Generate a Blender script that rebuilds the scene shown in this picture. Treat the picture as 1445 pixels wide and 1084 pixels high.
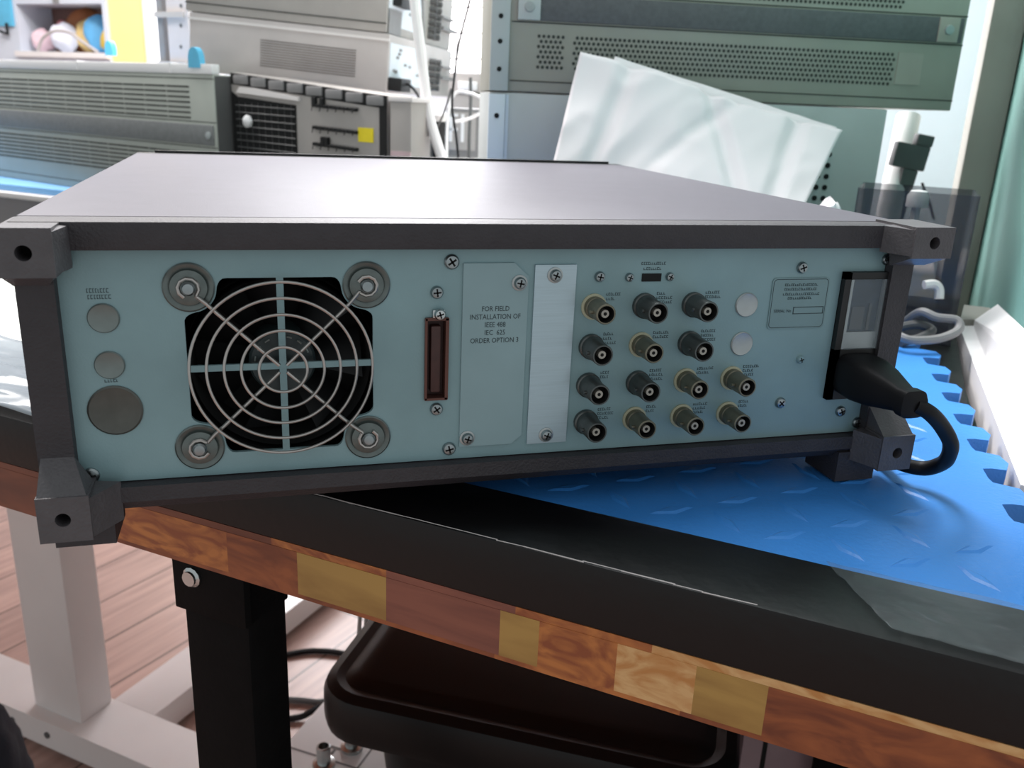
import bpy, bmesh, math, random
from mathutils import Vector, Matrix, noise
PI = math.pi
scene = bpy.context.scene
COL = scene.collection
for o in list(bpy.data.objects):
    bpy.data.objects.remove(o)

# ------------------------------------------------------------------ camera
Z0 = 0.767                      # height of the rear panel's bottom edge above the floor
R = ((0.9626276180, -0.2676221289, 0.0415507544),
     (-0.0440754170, -0.3061816907, -0.9509522227),
     (0.2672179385, 0.9135815062, -0.3065345085))
FPX = 1233.176
CAM = Vector((0.0811, -0.3789, 0.1634 + Z0))
cd = bpy.data.cameras.new('camera'); cam = bpy.data.objects.new('camera', cd); COL.objects.link(cam)
cm = Matrix(((R[0][0], -R[1][0], -R[2][0], CAM.x), (R[0][1], -R[1][1], -R[2][1], CAM.y),
             (R[0][2], -R[1][2], -R[2][2], CAM.z), (0, 0, 0, 1)))
cam.matrix_world = cm
cd.sensor_width = 36; cd.lens = FPX / 1445 * 36; cd.clip_start = 0.02; cd.clip_end = 50
cd.dof.use_dof = True; cd.dof.focus_distance = 0.43; cd.dof.aperture_fstop = 16
scene.camera = cam

# ------------------------------------------------------------------ world, lights, exposure
scene.view_settings.view_transform = 'Standard'; scene.view_settings.look = 'None'
scene.view_settings.gamma = 1; scene.view_settings.use_curve_mapping = False
scene.view_settings.exposure = 0.0
w = bpy.data.worlds.new('world'); scene.world = w; w.use_nodes = True
w.node_tree.nodes['Background'].inputs[0].default_value = (0.91, 0.965, 0.985, 1)
w.node_tree.nodes['Background'].inputs[1].default_value = 0.60

DU = Vector((0.7705, -0.6374, 0)); DV = Vector((0.6374, 0.7705, 0))
TA = math.atan2(-0.6374, 0.7705)
def UV(u, v, z=0.0): return DU * u + DV * v + Vector((0, 0, z))
MUV = Matrix.Rotation(TA, 4, 'Z')          # bench frame (u along its front edge, v away from the camera)
MB = Matrix.Translation((0, 0, Z0))         # instrument frame

def area(name, loc, target, sx, sy, power, color):
    l = bpy.data.lights.new(name, 'AREA'); l.shape = 'RECTANGLE'; l.size = sx; l.size_y = sy
    l.energy = power; l.color = color
    o = bpy.data.objects.new(name, l); COL.objects.link(o); o.location = loc
    d = Vector(target) - Vector(loc); o.rotation_euler = d.to_track_quat('-Z', 'Y').to_euler()
    return o
area('lamp_ceiling_back', UV(-0.75, 1.55, 2.55), UV(-0.75, 1.3, 0), 1.3, 0.5, 84, (1, 0.96, 0.96))
area('lamp_ceiling_right', UV(-0.15, 0.75, 2.5), UV(0.0, 0.6, 0), 0.3, 1.0, 20, (0.97, 0.98, 1))
area('lamp_ceiling_left', UV(-1.9, 0.9, 2.5), UV(-1.4, 0.7, 0), 0.5, 1.2, 60, (1, 0.95, 0.93))
area('window_daylight', UV(-1.3, 2.6, 1.65), UV(-0.7, 0.6, 0.9), 1.2, 1.1, 75, (0.97, 0.97, 1))

# ------------------------------------------------------------------ materials
def lin(c):
    return tuple((x / 255 / 12.92) if x / 255 <= 0.04045 else ((x / 255 + 0.055) / 1.055) ** 2.4 for x in c)
def mat(name, rgb, rough=0.5, metal=0.0, var=0.06, scale=40, bump=0.0, bscale=200, spec=0.5, stretch=None):
    m = bpy.data.materials.new(name); m.use_nodes = True
    nt = m.node_tree; b = nt.nodes['Principled BSDF']
    c = lin(rgb)
    b.inputs['Roughness'].default_value = rough; b.inputs['Metallic'].default_value = metal
    b.inputs['Specular IOR Level'].default_value = spec
    tc = nt.nodes.new('ShaderNodeTexCoord'); mp = nt.nodes.new('ShaderNodeMapping')
    nt.links.new(tc.outputs['Object'], mp.inputs['Vector'])
    if stretch: mp.inputs['Scale'].default_value = stretch
    n = nt.nodes.new('ShaderNodeTexNoise'); n.inputs['Scale'].default_value = scale; n.inputs['Detail'].default_value = 4
    nt.links.new(mp.outputs['Vector'], n.inputs['Vector'])
    r = nt.nodes.new('ShaderNodeValToRGB')
    r.color_ramp.elements[0].position = 0.3; r.color_ramp.elements[1].position = 0.7
    r.color_ramp.elements[0].color = tuple(x * (1 - var) for x in c) + (1,)
    r.color_ramp.elements[1].color = tuple(min(1, x * (1 + var)) for x in c) + (1,)
    nt.links.new(n.outputs['Fac'], r.inputs['Fac']); nt.links.new(r.outputs['Color'], b.inputs['Base Color'])
    if bump:
        n2 = nt.nodes.new('ShaderNodeTexNoise'); n2.inputs['Scale'].default_value = bscale
        bp = nt.nodes.new('ShaderNodeBump'); bp.inputs['Strength'].default_value = bump; bp.inputs['Distance'].default_value = 0.002
        nt.links.new(tc.outputs['Object'], n2.inputs['Vector'])
        nt.links.new(n2.outputs['Fac'], bp.inputs['Height']); nt.links.new(bp.outputs['Normal'], b.inputs['Normal'])
    return m
def wood(name, a, bcol, swirl, gscale=(14, 60, 60), rough=0.35, off=0.0):
    m = bpy.data.materials.new(name); m.use_nodes = True
    nt = m.node_tree; b = nt.nodes['Principled BSDF']; b.inputs['Roughness'].default_value = rough
    tc = nt.nodes.new('ShaderNodeTexCoord'); mp = nt.nodes.new('ShaderNodeMapping')
    mp.inputs['Scale'].default_value = gscale; mp.inputs['Location'].default_value = (off, off * .7, off * .3)
    nt.links.new(tc.outputs['Object'], mp.inputs['Vector'])
    n = nt.nodes.new('ShaderNodeTexNoise'); n.inputs['Scale'].default_value = 1.0; n.inputs['Detail'].default_value = 5
    n.inputs['Distortion'].default_value = swirl
    nt.links.new(mp.outputs['Vector'], n.inputs['Vector'])
    r = nt.nodes.new('ShaderNodeValToRGB')
    r.color_ramp.elements[0].position = 0.36; r.color_ramp.elements[1].position = 0.62
    r.color_ramp.elements[0].color = lin(bcol) + (1,); r.color_ramp.elements[1].color = lin(a) + (1,)
    nt.links.new(n.outputs['Fac'], r.inputs['Fac']); nt.links.new(r.outputs['Color'], b.inputs['Base Color'])
    return m
def emit(name, rgb, s):
    m = bpy.data.materials.new(name); m.use_nodes = True; nt = m.node_tree
    b = nt.nodes['Principled BSDF']
    b.inputs['Base Color'].default_value = lin(rgb) + (1,)
    b.inputs['Emission Color'].default_value = lin(rgb) + (1,); b.inputs['Emission Strength'].default_value = s
    return m
def clear(name, rgb, alpha, rough=0.08):
    m = mat(name, rgb, rough, var=0.05)
    m.node_tree.nodes['Principled BSDF'].inputs['Alpha'].default_value = alpha
    return m

m_panel = mat('panel_alloy', (130, 159, 164), 0.50, 0.15, 0.07, 30, 0.06, 900)
m_frame = mat('cast_frame', (50, 47, 51), 0.55, 0, 0.10, 120, 0.25, 900)
m_bumper = mat('corner_casting', (80, 77, 80), 0.45, 0, 0.10, 120, 0.2, 700)
m_cover = mat('cover_paint', (98, 95, 103), 0.5, 0, 0.03, 60, 0.10, 1500, 0.22)
m_black = mat('matte_black', (17, 17, 18), 0.5)
m_dark = mat('dark_void', (7, 7, 8), 0.8)
m_hole = mat('hole_black', (5, 5, 5), 0.9)
m_steel = mat('bright_steel', (190, 195, 195), 0.28, 1.0, 0.05, 80)
m_chrome = mat('screw_steel', (150, 158, 160), 0.30, 1.0, 0.12, 200)
m_washer = mat('washer_dull', (104, 112, 110), 0.38, 0.9, 0.12, 200)
m_wire = mat('guard_wire', (176, 172, 168), 0.30, 0.9, 0.05, 80)
m_silver = mat('brushed_plate', (176, 194, 202), 0.36, 0.75, 0.05, 60, stretch=(1, 1, 30))
m_blank = mat('blank_alloy', (140, 166, 171), 0.5, 0.2, 0.05, 40)
m_bncd = mat('bnc_dark', (92, 96, 95), 0.42, 0.8, 0.15, 150)
m_bncb = mat('bnc_brass', (120, 117, 102), 0.42, 0.75, 0.15, 150)
m_ivory = mat('ivory_nylon', (176, 176, 150), 0.5)
m_pin = mat('pin_ring', (166, 162, 152), 0.4, 0.2)
m_plugd = mat('plug_dark', (88, 90, 86), 0.4, 0.6, 0.10, 150)
m_plugm = mat('plug_mid', (120, 130, 128), 0.4, 0.6, 0.08, 150)
m_plugl = mat('plug_light', (172, 178, 178), 0.4, 0.6, 0.06, 150)
m_conn = mat('connector_brown', (66, 38, 34), 0.5, 0, 0.15, 200)
m_conrim = mat('connector_rim', (96, 62, 54), 0.35, 0.5)
m_ink = mat('ink', (52, 66, 70), 0.7)
m_cord = mat('cord_rubber', (13, 12, 15), 0.55, spec=0.25)
m_inletgrey = mat('fuse_carrier', (118, 122, 124), 0.4, 0, 0.25, 120)
m_inletcl = clear('fuse_window', (150, 165, 175), 0.14, 0.1)
m_board = mat('bench_black', (8, 7, 8), 0.40, 0, 0.25, 14, 0.15, 120, 0.36)
m_bench_edge = mat('bench_black_edge', (19, 18, 19), 0.5, 0, 0.15, 30, 0.1, 200)
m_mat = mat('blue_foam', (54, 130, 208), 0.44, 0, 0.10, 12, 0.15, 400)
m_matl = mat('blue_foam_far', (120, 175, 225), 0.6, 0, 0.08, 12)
m_white = mat('white_enamel', (226, 220, 218), 0.4, 0, 0.03, 10)
m_paper = mat('paper_white', (224, 217, 220), 0.75, 0, 0.02, 8)
m_legblk = mat('leg_black', (9, 8, 9), 0.6, 0, 0.2, 60, 0.1, 300, 0.1)
m_gearG = mat('gear_grey_green', (172, 176, 168), 0.5, 0, 0.04, 20)
m_gearD = mat('gear_dark_band', (122, 124, 124), 0.6, 0, 0.10, 200)
m_gearR = mat('gear_olive_grey', (164, 161, 150), 0.5, 0, 0.05, 20)
m_gearRd = mat('gear_strap', (94, 94, 96), 0.6, 0, 0.12, 200)
m_gearL = mat('gear_pale_blue', (192, 195, 194), 0.5, 0, 0.03, 20)
m_gearB = mat('gear_beige', (188, 180, 178), 0.5, 0, 0.04, 20)
m_gearB2 = mat('gear_beige_dull', (168, 162, 158), 0.5, 0, 0.05, 20)
m_vent = mat('vent_dark', (60, 62, 58), 0.8)
m_vents = mat('vent_shade', (116, 110, 108), 0.8)
m_teal = mat('teal_wall', (100, 146, 138), 0.7, 0, 0.04, 6)
m_jamb = mat('jamb_grey', (150, 148, 140), 0.6, 0, 0.08, 8)
m_wallw = mat('white_wall', (222, 228, 236), 0.7, 0, 0.02, 6)
m_yel = mat('yellow_wall', (238, 218, 150), 0.7, 0, 0.03, 6)
m_yst = mat('yellow_sticker', (238, 216, 30), 0.5)
m_cyan = mat('cyan_plastic', (96, 184, 220), 0.4)
m_grey = mat('mid_grey', (128, 126, 126), 0.5)
m_dgrey = mat('dark_grey', (84, 84, 84), 0.55)
m_board2 = mat('rubber_black', (16, 14, 15), 0.7, 0, 0.25, 14, 0.15, 120, 0.15)
m_navy = mat('navy_cloth', (26, 28, 38), 0.9, 0, 0.2, 80, 0.3, 300)
m_bag = clear('clear_plastic', (150, 158, 164), 0.75, 0.15)
m_reflection = clear('reflection_clear', (110, 118, 120), 0.16, 0.20)  # faint grey tint that paints the reflection on the edge strip
m_smoke = clear('smoked_plastic', (58, 60, 72), 0.40, 0.1)
m_pvc = mat('white_pvc', (236, 234, 234), 0.4, 0, 0.02, 10)
m_cab = mat('cabinet_white', (206, 210, 220), 0.5, 0, 0.02, 8)
m_pink = mat('pinkish', (214, 186, 190), 0.6)

# ------------------------------------------------------------------ mesh building
class M:
    def __init__(s): s.b = bmesh.new(); s.mi = 0
    def _v(s, pts, T=None): return [s.b.verts.new((T @ Vector(p)) if T is not None else p) for p in pts]
    def _f(s, vs):
        try: f = s.b.faces.new(vs); f.material_index = s.mi; return f
        except ValueError: return None
    def box(s, x0, x1, y0, y1, z0, z1, T=None, bev=0.0, seg=2):
        vs = s._v([(x0, y0, z0), (x1, y0, z0), (x1, y1, z0), (x0, y1, z0), (x0, y0, z1), (x1, y0, z1), (x1, y1, z1), (x0, y1, z1)], T)
        fs = [s._f([vs[i] for i in q]) for q in ((0, 3, 2, 1), (4, 5, 6, 7), (0, 1, 5, 4), (1, 2, 6, 5), (2, 3, 7, 6), (3, 0, 4, 7))]
        if bev:
            es = list({e for f in fs for e in f.edges})
            bmesh.ops.bevel(s.b, geom=es, offset=bev, segments=seg, profile=0.6, affect='EDGES')
        return s
    def prism(s, poly, y0, y1, T=None):
        """polygon in (x,z), extruded along y"""
        a = s._v([(x, y0, z) for x, z in poly], T); b = s._v([(x, y1, z) for x, z in poly], T); n = len(poly)
        s._f(a); s._f(b[::-1])
        for i in range(n): s._f([a[i], b[i], b[(i + 1) % n], a[(i + 1) % n]])
        return s
    def flat(s, poly, z0, z1, T=None):
        """polygon in (x,y), extruded along z"""
        a = s._v([(x, y, z0) for x, y in poly], T); b = s._v([(x, y, z1) for x, y in poly], T); n = len(poly)
        s._f(a[::-1]); s._f(b)
        for i in range(n): s._f([a[i], a[(i + 1) % n], b[(i + 1) % n], b[i]])
        return s
    def lathe(s, prof, T, seg=24, cap=True):
        """profile (radius, h) revolved around local z, placed by T"""
        rings = []
        for r, h in prof:
            if r < 1e-7: rings.append(s._v([(0, 0, h)], T))
            else: rings.append(s._v([(r * math.cos(2 * PI * i / seg), r * math.sin(2 * PI * i / seg), h) for i in range(seg)], T))
        for a, b in zip(rings, rings[1:]):
            for i in range(seg):
                j = (i + 1) % seg
                if len(a) == 1 and len(b) == 1: continue
                if len(a) == 1: s._f([a[0], b[i], b[j]])
                elif len(b) == 1: s._f([a[i], a[j], b[0]])
                else: s._f([a[i], a[j], b[j], b[i]])
        if cap:
            if len(rings[0]) > 1: s._f(rings[0][::-1])
            if len(rings[-1]) > 1: s._f(rings[-1])
        return s
    def tube(s, pts, r, seg=10, closed=False, T=None):
        P = [Vector(p) for p in pts]
        if T is not None: P = [T @ p for p in P]
        n = len(P); rings = []; up = None
        for i, p in enumerate(P):
            a = P[(i - 1) % n] if (closed or i > 0) else p; c = P[(i + 1) % n] if (closed or i < n - 1) else p
            t = (c - a).normalized()
            if up is None: up = t.orthogonal().normalized()
            up = (up - t * up.dot(t)).normalized(); sd = t.cross(up)
            rr = r[i] if isinstance(r, (list, tuple)) else r
            rings.append([s.b.verts.new(p + (up * math.cos(2 * PI * k / seg) + sd * math.sin(2 * PI * k / seg)) * rr) for k in range(seg)])
        m = n if closed else n - 1
        for i in range(m):
            a, b = rings[i], rings[(i + 1) % n]
            sh = 0
            if closed and i == m - 1:
                sh = min(range(seg), key=lambda q: (b[q].co - a[0].co).length)
            for k in range(seg): s._f([a[k], a[(k + 1) % seg], b[(k + 1 + sh) % seg], b[(k + sh) % seg]])
        if not closed: s._f(rings[0][::-1]); s._f(rings[-1])
        return s
    def build(s, name, ms, parent=None, label=None, smooth=True, ang=35):
        bmesh.ops.recalc_face_normals(s.b, faces=s.b.faces)
        me = bpy.data.meshes.new(name)
        if parent is not None: s.b.transform(WM[parent.name].inverted())
        s.b.to_mesh(me); s.b.free()
        for m in (ms if isinstance(ms, (list, tuple)) else [ms]): me.materials.append(m)
        if smooth:
            me.polygons.foreach_set('use_smooth', [True] * len(me.polygons))
            me.set_sharp_from_angle(angle=math.radians(ang))
        o = bpy.data.objects.new(name, me); COL.objects.link(o)
        if parent is not None: o.parent = parent; WM[o.name] = WM[parent.name]
        else: WM[o.name] = Matrix.Identity(4)
        if label: o['label'] = label
        return o
WM = {}
def thing(name, label, cat, loc, rotz=0.0, group=None, T=None):
    o = bpy.data.objects.new(name, None); COL.objects.link(o); o.empty_display_size = 0.05
    mw = T if T is not None else Matrix.Translation(loc) @ Matrix.Rotation(rotz, 4, 'Z')
    o.matrix_world = mw; WM[o.name] = mw.copy()
    o['label'] = label; o['category'] = cat
    if group: o['group'] = group
    return o
def tag(o, label, cat, group=None, kind=None):
    """a thing that is one mesh: move its origin to the middle of its base"""
    o['label'] = label; o['category'] = cat
    if group: o['group'] = group
    if kind: o['kind'] = kind
    me = o.data; xs = [v.co for v in me.vertices]
    c = Vector(((min(v.x for v in xs) + max(v.x for v in xs)) / 2, (min(v.y for v in xs) + max(v.y for v in xs)) / 2, min(v.z for v in xs)))
    me.transform(Matrix.Translation(-c)); o.location = c
    return o
def struct(o): o['kind'] = 'structure'; return o
def at(px, py, depth):
    """a point of the room seen in the photograph's direction, at its measured distance"""
    a = ((px - 722.5) / FPX, (py - 542) / FPX, 1.0)
    return CAM + Vector([sum(R[k][i] * a[k] for k in range(3)) for i in range(3)]) * depth
def spline(pts, n=8):
    P = [Vector(p) for p in pts]; out = []
    for i in range(len(P) - 1):
        p0 = P[max(i - 1, 0)]; p1 = P[i]; p2 = P[i + 1]; p3 = P[min(i + 2, len(P) - 1)]
        for k in range(n):
            t = k / n
            out.append(0.5 * ((2 * p1) + (p2 - p0) * t + (2 * p0 - 5 * p1 + 4 * p2 - p3) * t * t + (3 * p1 - p0 - 3 * p2 + p3) * t ** 3))
    out.append(P[-1]); return out
def text_part(name, body, size, T, m, parent, align='CENTER', lab=None, sx=1.0, space=1.0):
    cu = bpy.data.curves.new('t', 'FONT'); cu.body = body; cu.size = size; cu.align_x = align; cu.align_y = 'TOP'
    cu.space_line = space; cu.resolution_u = 2
    to = bpy.data.objects.new('t', cu); COL.objects.link(to)
    dg = bpy.context.evaluated_depsgraph_get(); me = bpy.data.meshes.new_from_object(to.evaluated_get(dg))
    bpy.data.objects.remove(to); bpy.data.curves.remove(cu)
    me.transform(WM[parent.name].inverted() @ T @ Matrix.Rotation(PI / 2, 4, 'X') @ Matrix.Diagonal((sx, 1, 1, 1)))
    me.name = name; me.materials.clear(); me.materials.append(m)
    o = bpy.data.objects.new(name, me); COL.objects.link(o); o.parent = parent; WM[o.name] = WM[parent.name]
    if lab: o['label'] = lab
    return o
def out_of_panel(x, y, z):      # local z axis -> towards the camera side (-Y) of the rear panel
    return Matrix.Translation((x, y, z + Z0)) @ Matrix.Rotation(PI / 2, 4, 'X')

# ================================================================== ROOM
TOP = 0.74
b = M().box(-5.0, 1.2, -1.8, 3.0, -0.02, 0.0, MUV)
floor = b.build('floor', None); floor.data.materials.clear()
fm = bpy.data.materials.new('laminate'); fm.use_nodes = True; nt = fm.node_tree; pb = nt.nodes['Principled BSDF']
pb.inputs['Roughness'].default_value = 0.38
tc = nt.nodes.new('ShaderNodeTexCoord'); mp = nt.nodes.new('ShaderNodeMapping')
mp.inputs['Rotation'].default_value = (0, 0, -(TA + math.radians(84)))
nt.links.new(tc.outputs['Object'], mp.inputs['Vector'])
br = nt.nodes.new('ShaderNodeTexBrick'); br.inputs['Scale'].default_value = 1.0
br.inputs['Brick Width'].default_value = 0.9; br.inputs['Row Height'].default_value = 0.115; br.inputs['Mortar Size'].default_value = 0.002
br.inputs['Color1'].default_value = lin((190, 156, 144)) + (1,); br.inputs['Color2'].default_value = lin((176, 146, 136)) + (1,)
br.inputs['Mortar'].default_value = lin((96, 78, 72)) + (1,)
nt.links.new(mp.outputs['Vector'], br.inputs['Vector'])
mp2 = nt.nodes.new('ShaderNodeMapping'); mp2.inputs['Scale'].default_value = (3, 40, 1); nt.links.new(mp.outputs['Vector'], mp2.inputs['Vector'])
nz = nt.nodes.new('ShaderNodeTexNoise'); nz.inputs['Scale'].default_value = 1.5; nz.inputs['Detail'].default_value = 6; nt.links.new(mp2.outputs['Vector'], nz.inputs['Vector'])
mx = nt.nodes.new('ShaderNodeMix'); mx.data_type = 'RGBA'; mx.blend_type = 'MULTIPLY'; mx.inputs['Factor'].default_value = 0.55
rp = nt.nodes.new('ShaderNodeValToRGB'); rp.color_ramp.elements[0].position = 0.3; rp.color_ramp.elements[0].color = (0.45, 0.42, 0.42, 1); rp.color_ramp.elements[1].position = 0.65
nt.links.new(nz.outputs['Fac'], rp.inputs['Fac']); nt.links.new(br.outputs['Color'], mx.inputs['A']); nt.links.new(rp.outputs['Color'], mx.inputs['B'])
nt.links.new(mx.outputs['Result'], pb.inputs['Base Color'])
floor.data.materials.append(fm); struct(floor)

struct(M().box(-5.0, -1.62, 2.70, 2.78, 0, 2.7, MUV).box(-0.85, 0.6, 2.70, 2.78, 0, 2.7, MUV).box(-1.62, -0.85, 2.70, 2.78, 0, 1.02, MUV).box(-1.62, -0.85, 2.70, 2.78, 2.15, 2.7, MUV).build('wall_back', m_wallw))
struct(M().box(0.405, 0.47, 0.34, 2.70, 0, 2.7, MUV).build('wall_right', m_teal))
struct(M().box(-0.12, 0.404, 1.64, 1.70, 0, 2.7, MUV).build('wall_partition', m_wallw))
struct(M().box(0.364, 0.404, 1.06, 1.22, 0, 2.7, MUV, 0.004).build('trim_1', m_jamb))
wn = struct(M().box(-1.66, -0.81, 2.66, 2.70, 0.98, 1.02, MUV).box(-1.66, -0.81, 2.66, 2.70, 2.15, 2.19, MUV).box(-1.66, -1.62, 2.66, 2.70, 1.02, 2.15, MUV).box(-0.85, -0.81, 2.66, 2.70, 1.02, 2.15, MUV).build('window_1', m_white))
pn = M().box(-1.62, -0.85, 2.735, 2.745, 1.02, 2.15, MUV).build('window_pane', emit('daylight_pane', (255, 252, 252), 2.2), wn)
gr = M()
for i in range(9):
    u = -1.60 + i * 0.09
    gr.tube([UV(u, 2.715, 1.02), UV(u, 2.715, 2.15)], 0.0035, 6)
for i in range(13):
    z = 1.07 + i * 0.085
    gr.tube([UV(-1.62, 2.708, z), UV(-0.85, 2.708, z)], 0.0035, 6)
gr.build('window_grille', m_grey, wn)

# ================================================================== FRONT BENCH
bench = thing('workbench', 'wooden workbench with black edge strip carrying the instrument seen from behind', 'workbench', UV(-0.5, 0.46, 0), TA)
e = M()   # laminated timber front edge: finger-jointed blocks, then the slab behind
segs = [(-1.75, -0.62, 0), (-0.62, -0.27, 3), (-0.27, -0.085, 5), (-0.085, 0.0, 3), (0.0, 0.0464, 0), (0.0464, 0.1002, 1), (0.1002, 0.1625, 2),
        (0.1625, 0.1823, 1), (0.1823, 0.2197, 3), (0.2197, 0.255, 4), (0.255, 0.285, 1), (0.285, 0.385, 0)]
W = [wood('wood_red', (156, 86, 48), (112, 56, 34), 1.6, (22, 44, 60), off=1), wood('wood_straw', (176, 138, 74), (150, 112, 58), 0.5, off=2),
     wood('wood_plum', (138, 82, 66), (104, 58, 50), 0.4, (10, 90, 90), off=3), wood('wood_orange', (188, 116, 60), (140, 74, 42), 3.0, (26, 34, 60), off=4),
     wood('wood_cream', (216, 172, 118), (190, 130, 72), 2.5, (24, 34, 70), off=5), wood('wood_umber', (122, 66, 44), (92, 48, 34), 0.6, off=6)]
for a, c, k in segs:
    e.mi = k; e.box(a, c, 0.0865, 0.16, 0.680, 0.7045, MUV)
for a, c, k in ((-1.75, -0.1, 5), (-0.1, 0.05, 0), (0.05, 0.16, 0), (0.16, 0.25, 3), (0.25, 0.385, 0)):
    e.mi = k; e.box(a, c, 0.0872, 0.16, 0.677, 0.680, MUV)
for a, c, k in ((-1.75, -0.27, 5), (-0.27, 0.030, 5), (0.030, 0.1002, 3), (0.1002, 0.170, 2), (0.170, 0.235, 3), (0.235, 0.385, 4)):
    e.mi = k; e.box(a, c, 0.0867, 0.16, 0.7045, 0.7085, MUV)
e.mi = 3; e.box(-1.75, 0.372, 0.16, 0.84, 0.677, 0.7085, MUV)
e.build('timber_top', W, bench)
M().box(-1.75, 0.372, 0.14, 0.84, 0.7085, 0.728, MUV).build('black_board', m_board, bench)
M().box(-1.75, 0.400, 0.0862, 0.1372, 0.7085, TOP, MUV, 0.002).build('edge_strip', [m_board], bench, 'black edge strip with a pale line along its corner')
wl = M(); random.seed(6); u = 0.025  # thin pale tubes in short lengths along the strip's upper corner
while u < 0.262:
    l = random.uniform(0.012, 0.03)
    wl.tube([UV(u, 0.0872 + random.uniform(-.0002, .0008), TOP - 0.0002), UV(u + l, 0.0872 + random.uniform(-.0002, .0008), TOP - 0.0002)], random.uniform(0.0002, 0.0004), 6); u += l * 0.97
wl.build('pale_line', m_gearB, bench, 'pale line along the edge strip corner')
# front leg: black post with a wider bracket and a bolt on top
M().box(-0.0445, 0.003, 0.096, 0.13, 0.0, 0.672, MUV, 0.003).box(-0.0490, 0.003, 0.094, 0.132, 0.640, 0.677, MUV, 0.001).build('leg', m_legblk, bench, 'black square post under the front edge')
M().lathe([(0, .0), (.0062, 0), (.0062, .001), (.0045, .002), (.0045, .0035), (0, .0035)], MUV @ Matrix.Translation((-0.034, 0.094, 0.664)) @ Matrix.Rotation(PI / 2, 4, 'X'), 12).build('leg_bolt', m_steel, bench)
for u, v in ((0.34, 0.52), (0.34, 0.80)):
    M().box(u - 0.03, u + 0.03, v - 0.02, v + 0.02, 0, 0.677, MUV, 0.003).build('leg', m_legblk, bench)

# white T-foot frame of the lifting desk behind
desk = thing('desk_leg_frame', 'white steel desk leg with long floor feet behind the black post', 'desk leg', UV(-0.70, 0.51, 0), TA)
M().box(-0.747, -0.652, 0.475, 0.53, 0.055, 0.677, MUV, 0.004).build('column', m_white, desk)
M().flat([(-1.25, 0.455), (-0.62, 0.455), (-0.40, 0.455), (-0.40, 0.535), (-1.25, 0.535)], 0.012, 0.057, MUV).build('floor_foot', m_white, desk)
M().box(-0.655, -0.575, 0.535, 1.30, 0.012, 0.057, MUV, 0.003).build('floor_foot', m_white, desk)
for u in (-0.80, -0.772, -0.70):
    sc = M(); sc.lathe([(0, 0), (.005, 0), (.005, .002), (0, .003)], MUV @ Matrix.Translation((u, 0.455, 0.035)) @ Matrix.Rotation(PI / 2, 4, 'X'), 10); sc.build('screw', m_dgrey, desk)

# blue interlocking foam mat with tread pattern and jigsaw right edge
def mat_outline():
    p = [(-0.155, 0.1372), (0.4025, 0.1372)]
    v = 0.155
    while v < 0.60:
        ur = 0.404 - (v - 0.1372) * 0.124       # outer line
        p += [(ur, v), (ur + 0.002, v + 0.012), (ur - 0.002, v + 0.024), (ur - 0.015, v + 0.026), (ur - 0.017, v + 0.032), (ur - 0.019, v + 0.046), (ur - 0.014, v + 0.049)]
        v += 0.0505
    p += [(0.336, 0.62), (-0.155, 0.62)]
    return p
mt = M(); po = mat_outline()
va = mt._v([(u, v, 0.7281) for u, v in po], MUV); vb = mt._v([(u, v, TOP - 0.0006) for u, v in po], MUV)
mt._f(va[::-1]); mt._f(vb)
for i in range(len(po)): mt._f([va[i], va[(i + 1) % len(po)], vb[(i + 1) % len(po)], vb[i]])
for i in range(19):
    for j in range(16):
        u = -0.135 + i * 0.0275; v = 0.158 + j * 0.029
        if u > 0.385 - (v - 0.1372) * 0.124 - 0.018: continue
        a = PI / 4 if (i + j) % 2 else -PI / 4
        T = MUV @ Matrix.Translation((u, v, TOP - 0.0006)) @ Matrix.Rotation(a, 4, 'Z')
        l, wd, h = 0.0125, 0.0040, 0.0008
        base = mt._v([(-l, 0, 0), (0, -wd, 0), (l, 0, 0), (0, wd, 0)], T); tp = mt._v([(-l * .7, 0, h), (0, -wd * .5, h), (l * .7, 0, h), (0, wd * .5, h)], T)
        mt._f(tp)
        for k in range(4): mt._f([base[k], base[(k + 1) % 4], tp[(k + 1) % 4], tp[k]])
fmat = mt.build('foam_mat', m_mat, ang=20)
tag(fmat, 'bright blue textured foam mat with jigsaw edge under the instrument', 'foam mat')
tag(M().box(-1.72, -0.157, 0.139, 0.80, 0.7281, TOP - 0.0005, MUV, 0.002).build('rubber_mat', m_board2), 'black rubber mat on the left half of the bench', 'rubber mat')

# ================================================================== INSTRUMENT (seen from the back)
ins = thing('bench_instrument', 'grey rack-width electronic instrument standing with its rear panel facing us', 'instrument', (0.1945, 0.19, TOP))
D = 0.402
# cover
M().box(-0.0125, 0.402, 0.010, D - 0.012, 0.1112 + Z0, 0.1128 + Z0, None, 0.0006).box(-0.0125, 0.402, 0.010, D - 0.012, -0.0095 + Z0, -0.0080 + Z0).box(-0.0125, -0.011, 0.010, D - 0.012, -0.0090 + Z0, 0.1120 + Z0).box(0.4005, 0.402, 0.010, D - 0.012, -0.0090 + Z0, 0.1120 + Z0).build('cover', m_cover, ins, 'smooth grey painted cover')
fb = M().box(-0.0125, 0.402, D - 0.012, D, -0.0095 + Z0, 0.1128 + Z0).box(0.0005, 0.392, D - 0.004, D, 0.1128 + Z0, 0.1148 + Z0)
fb.build('front_bezel', m_black, ins, 'black front bezel lip')
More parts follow.
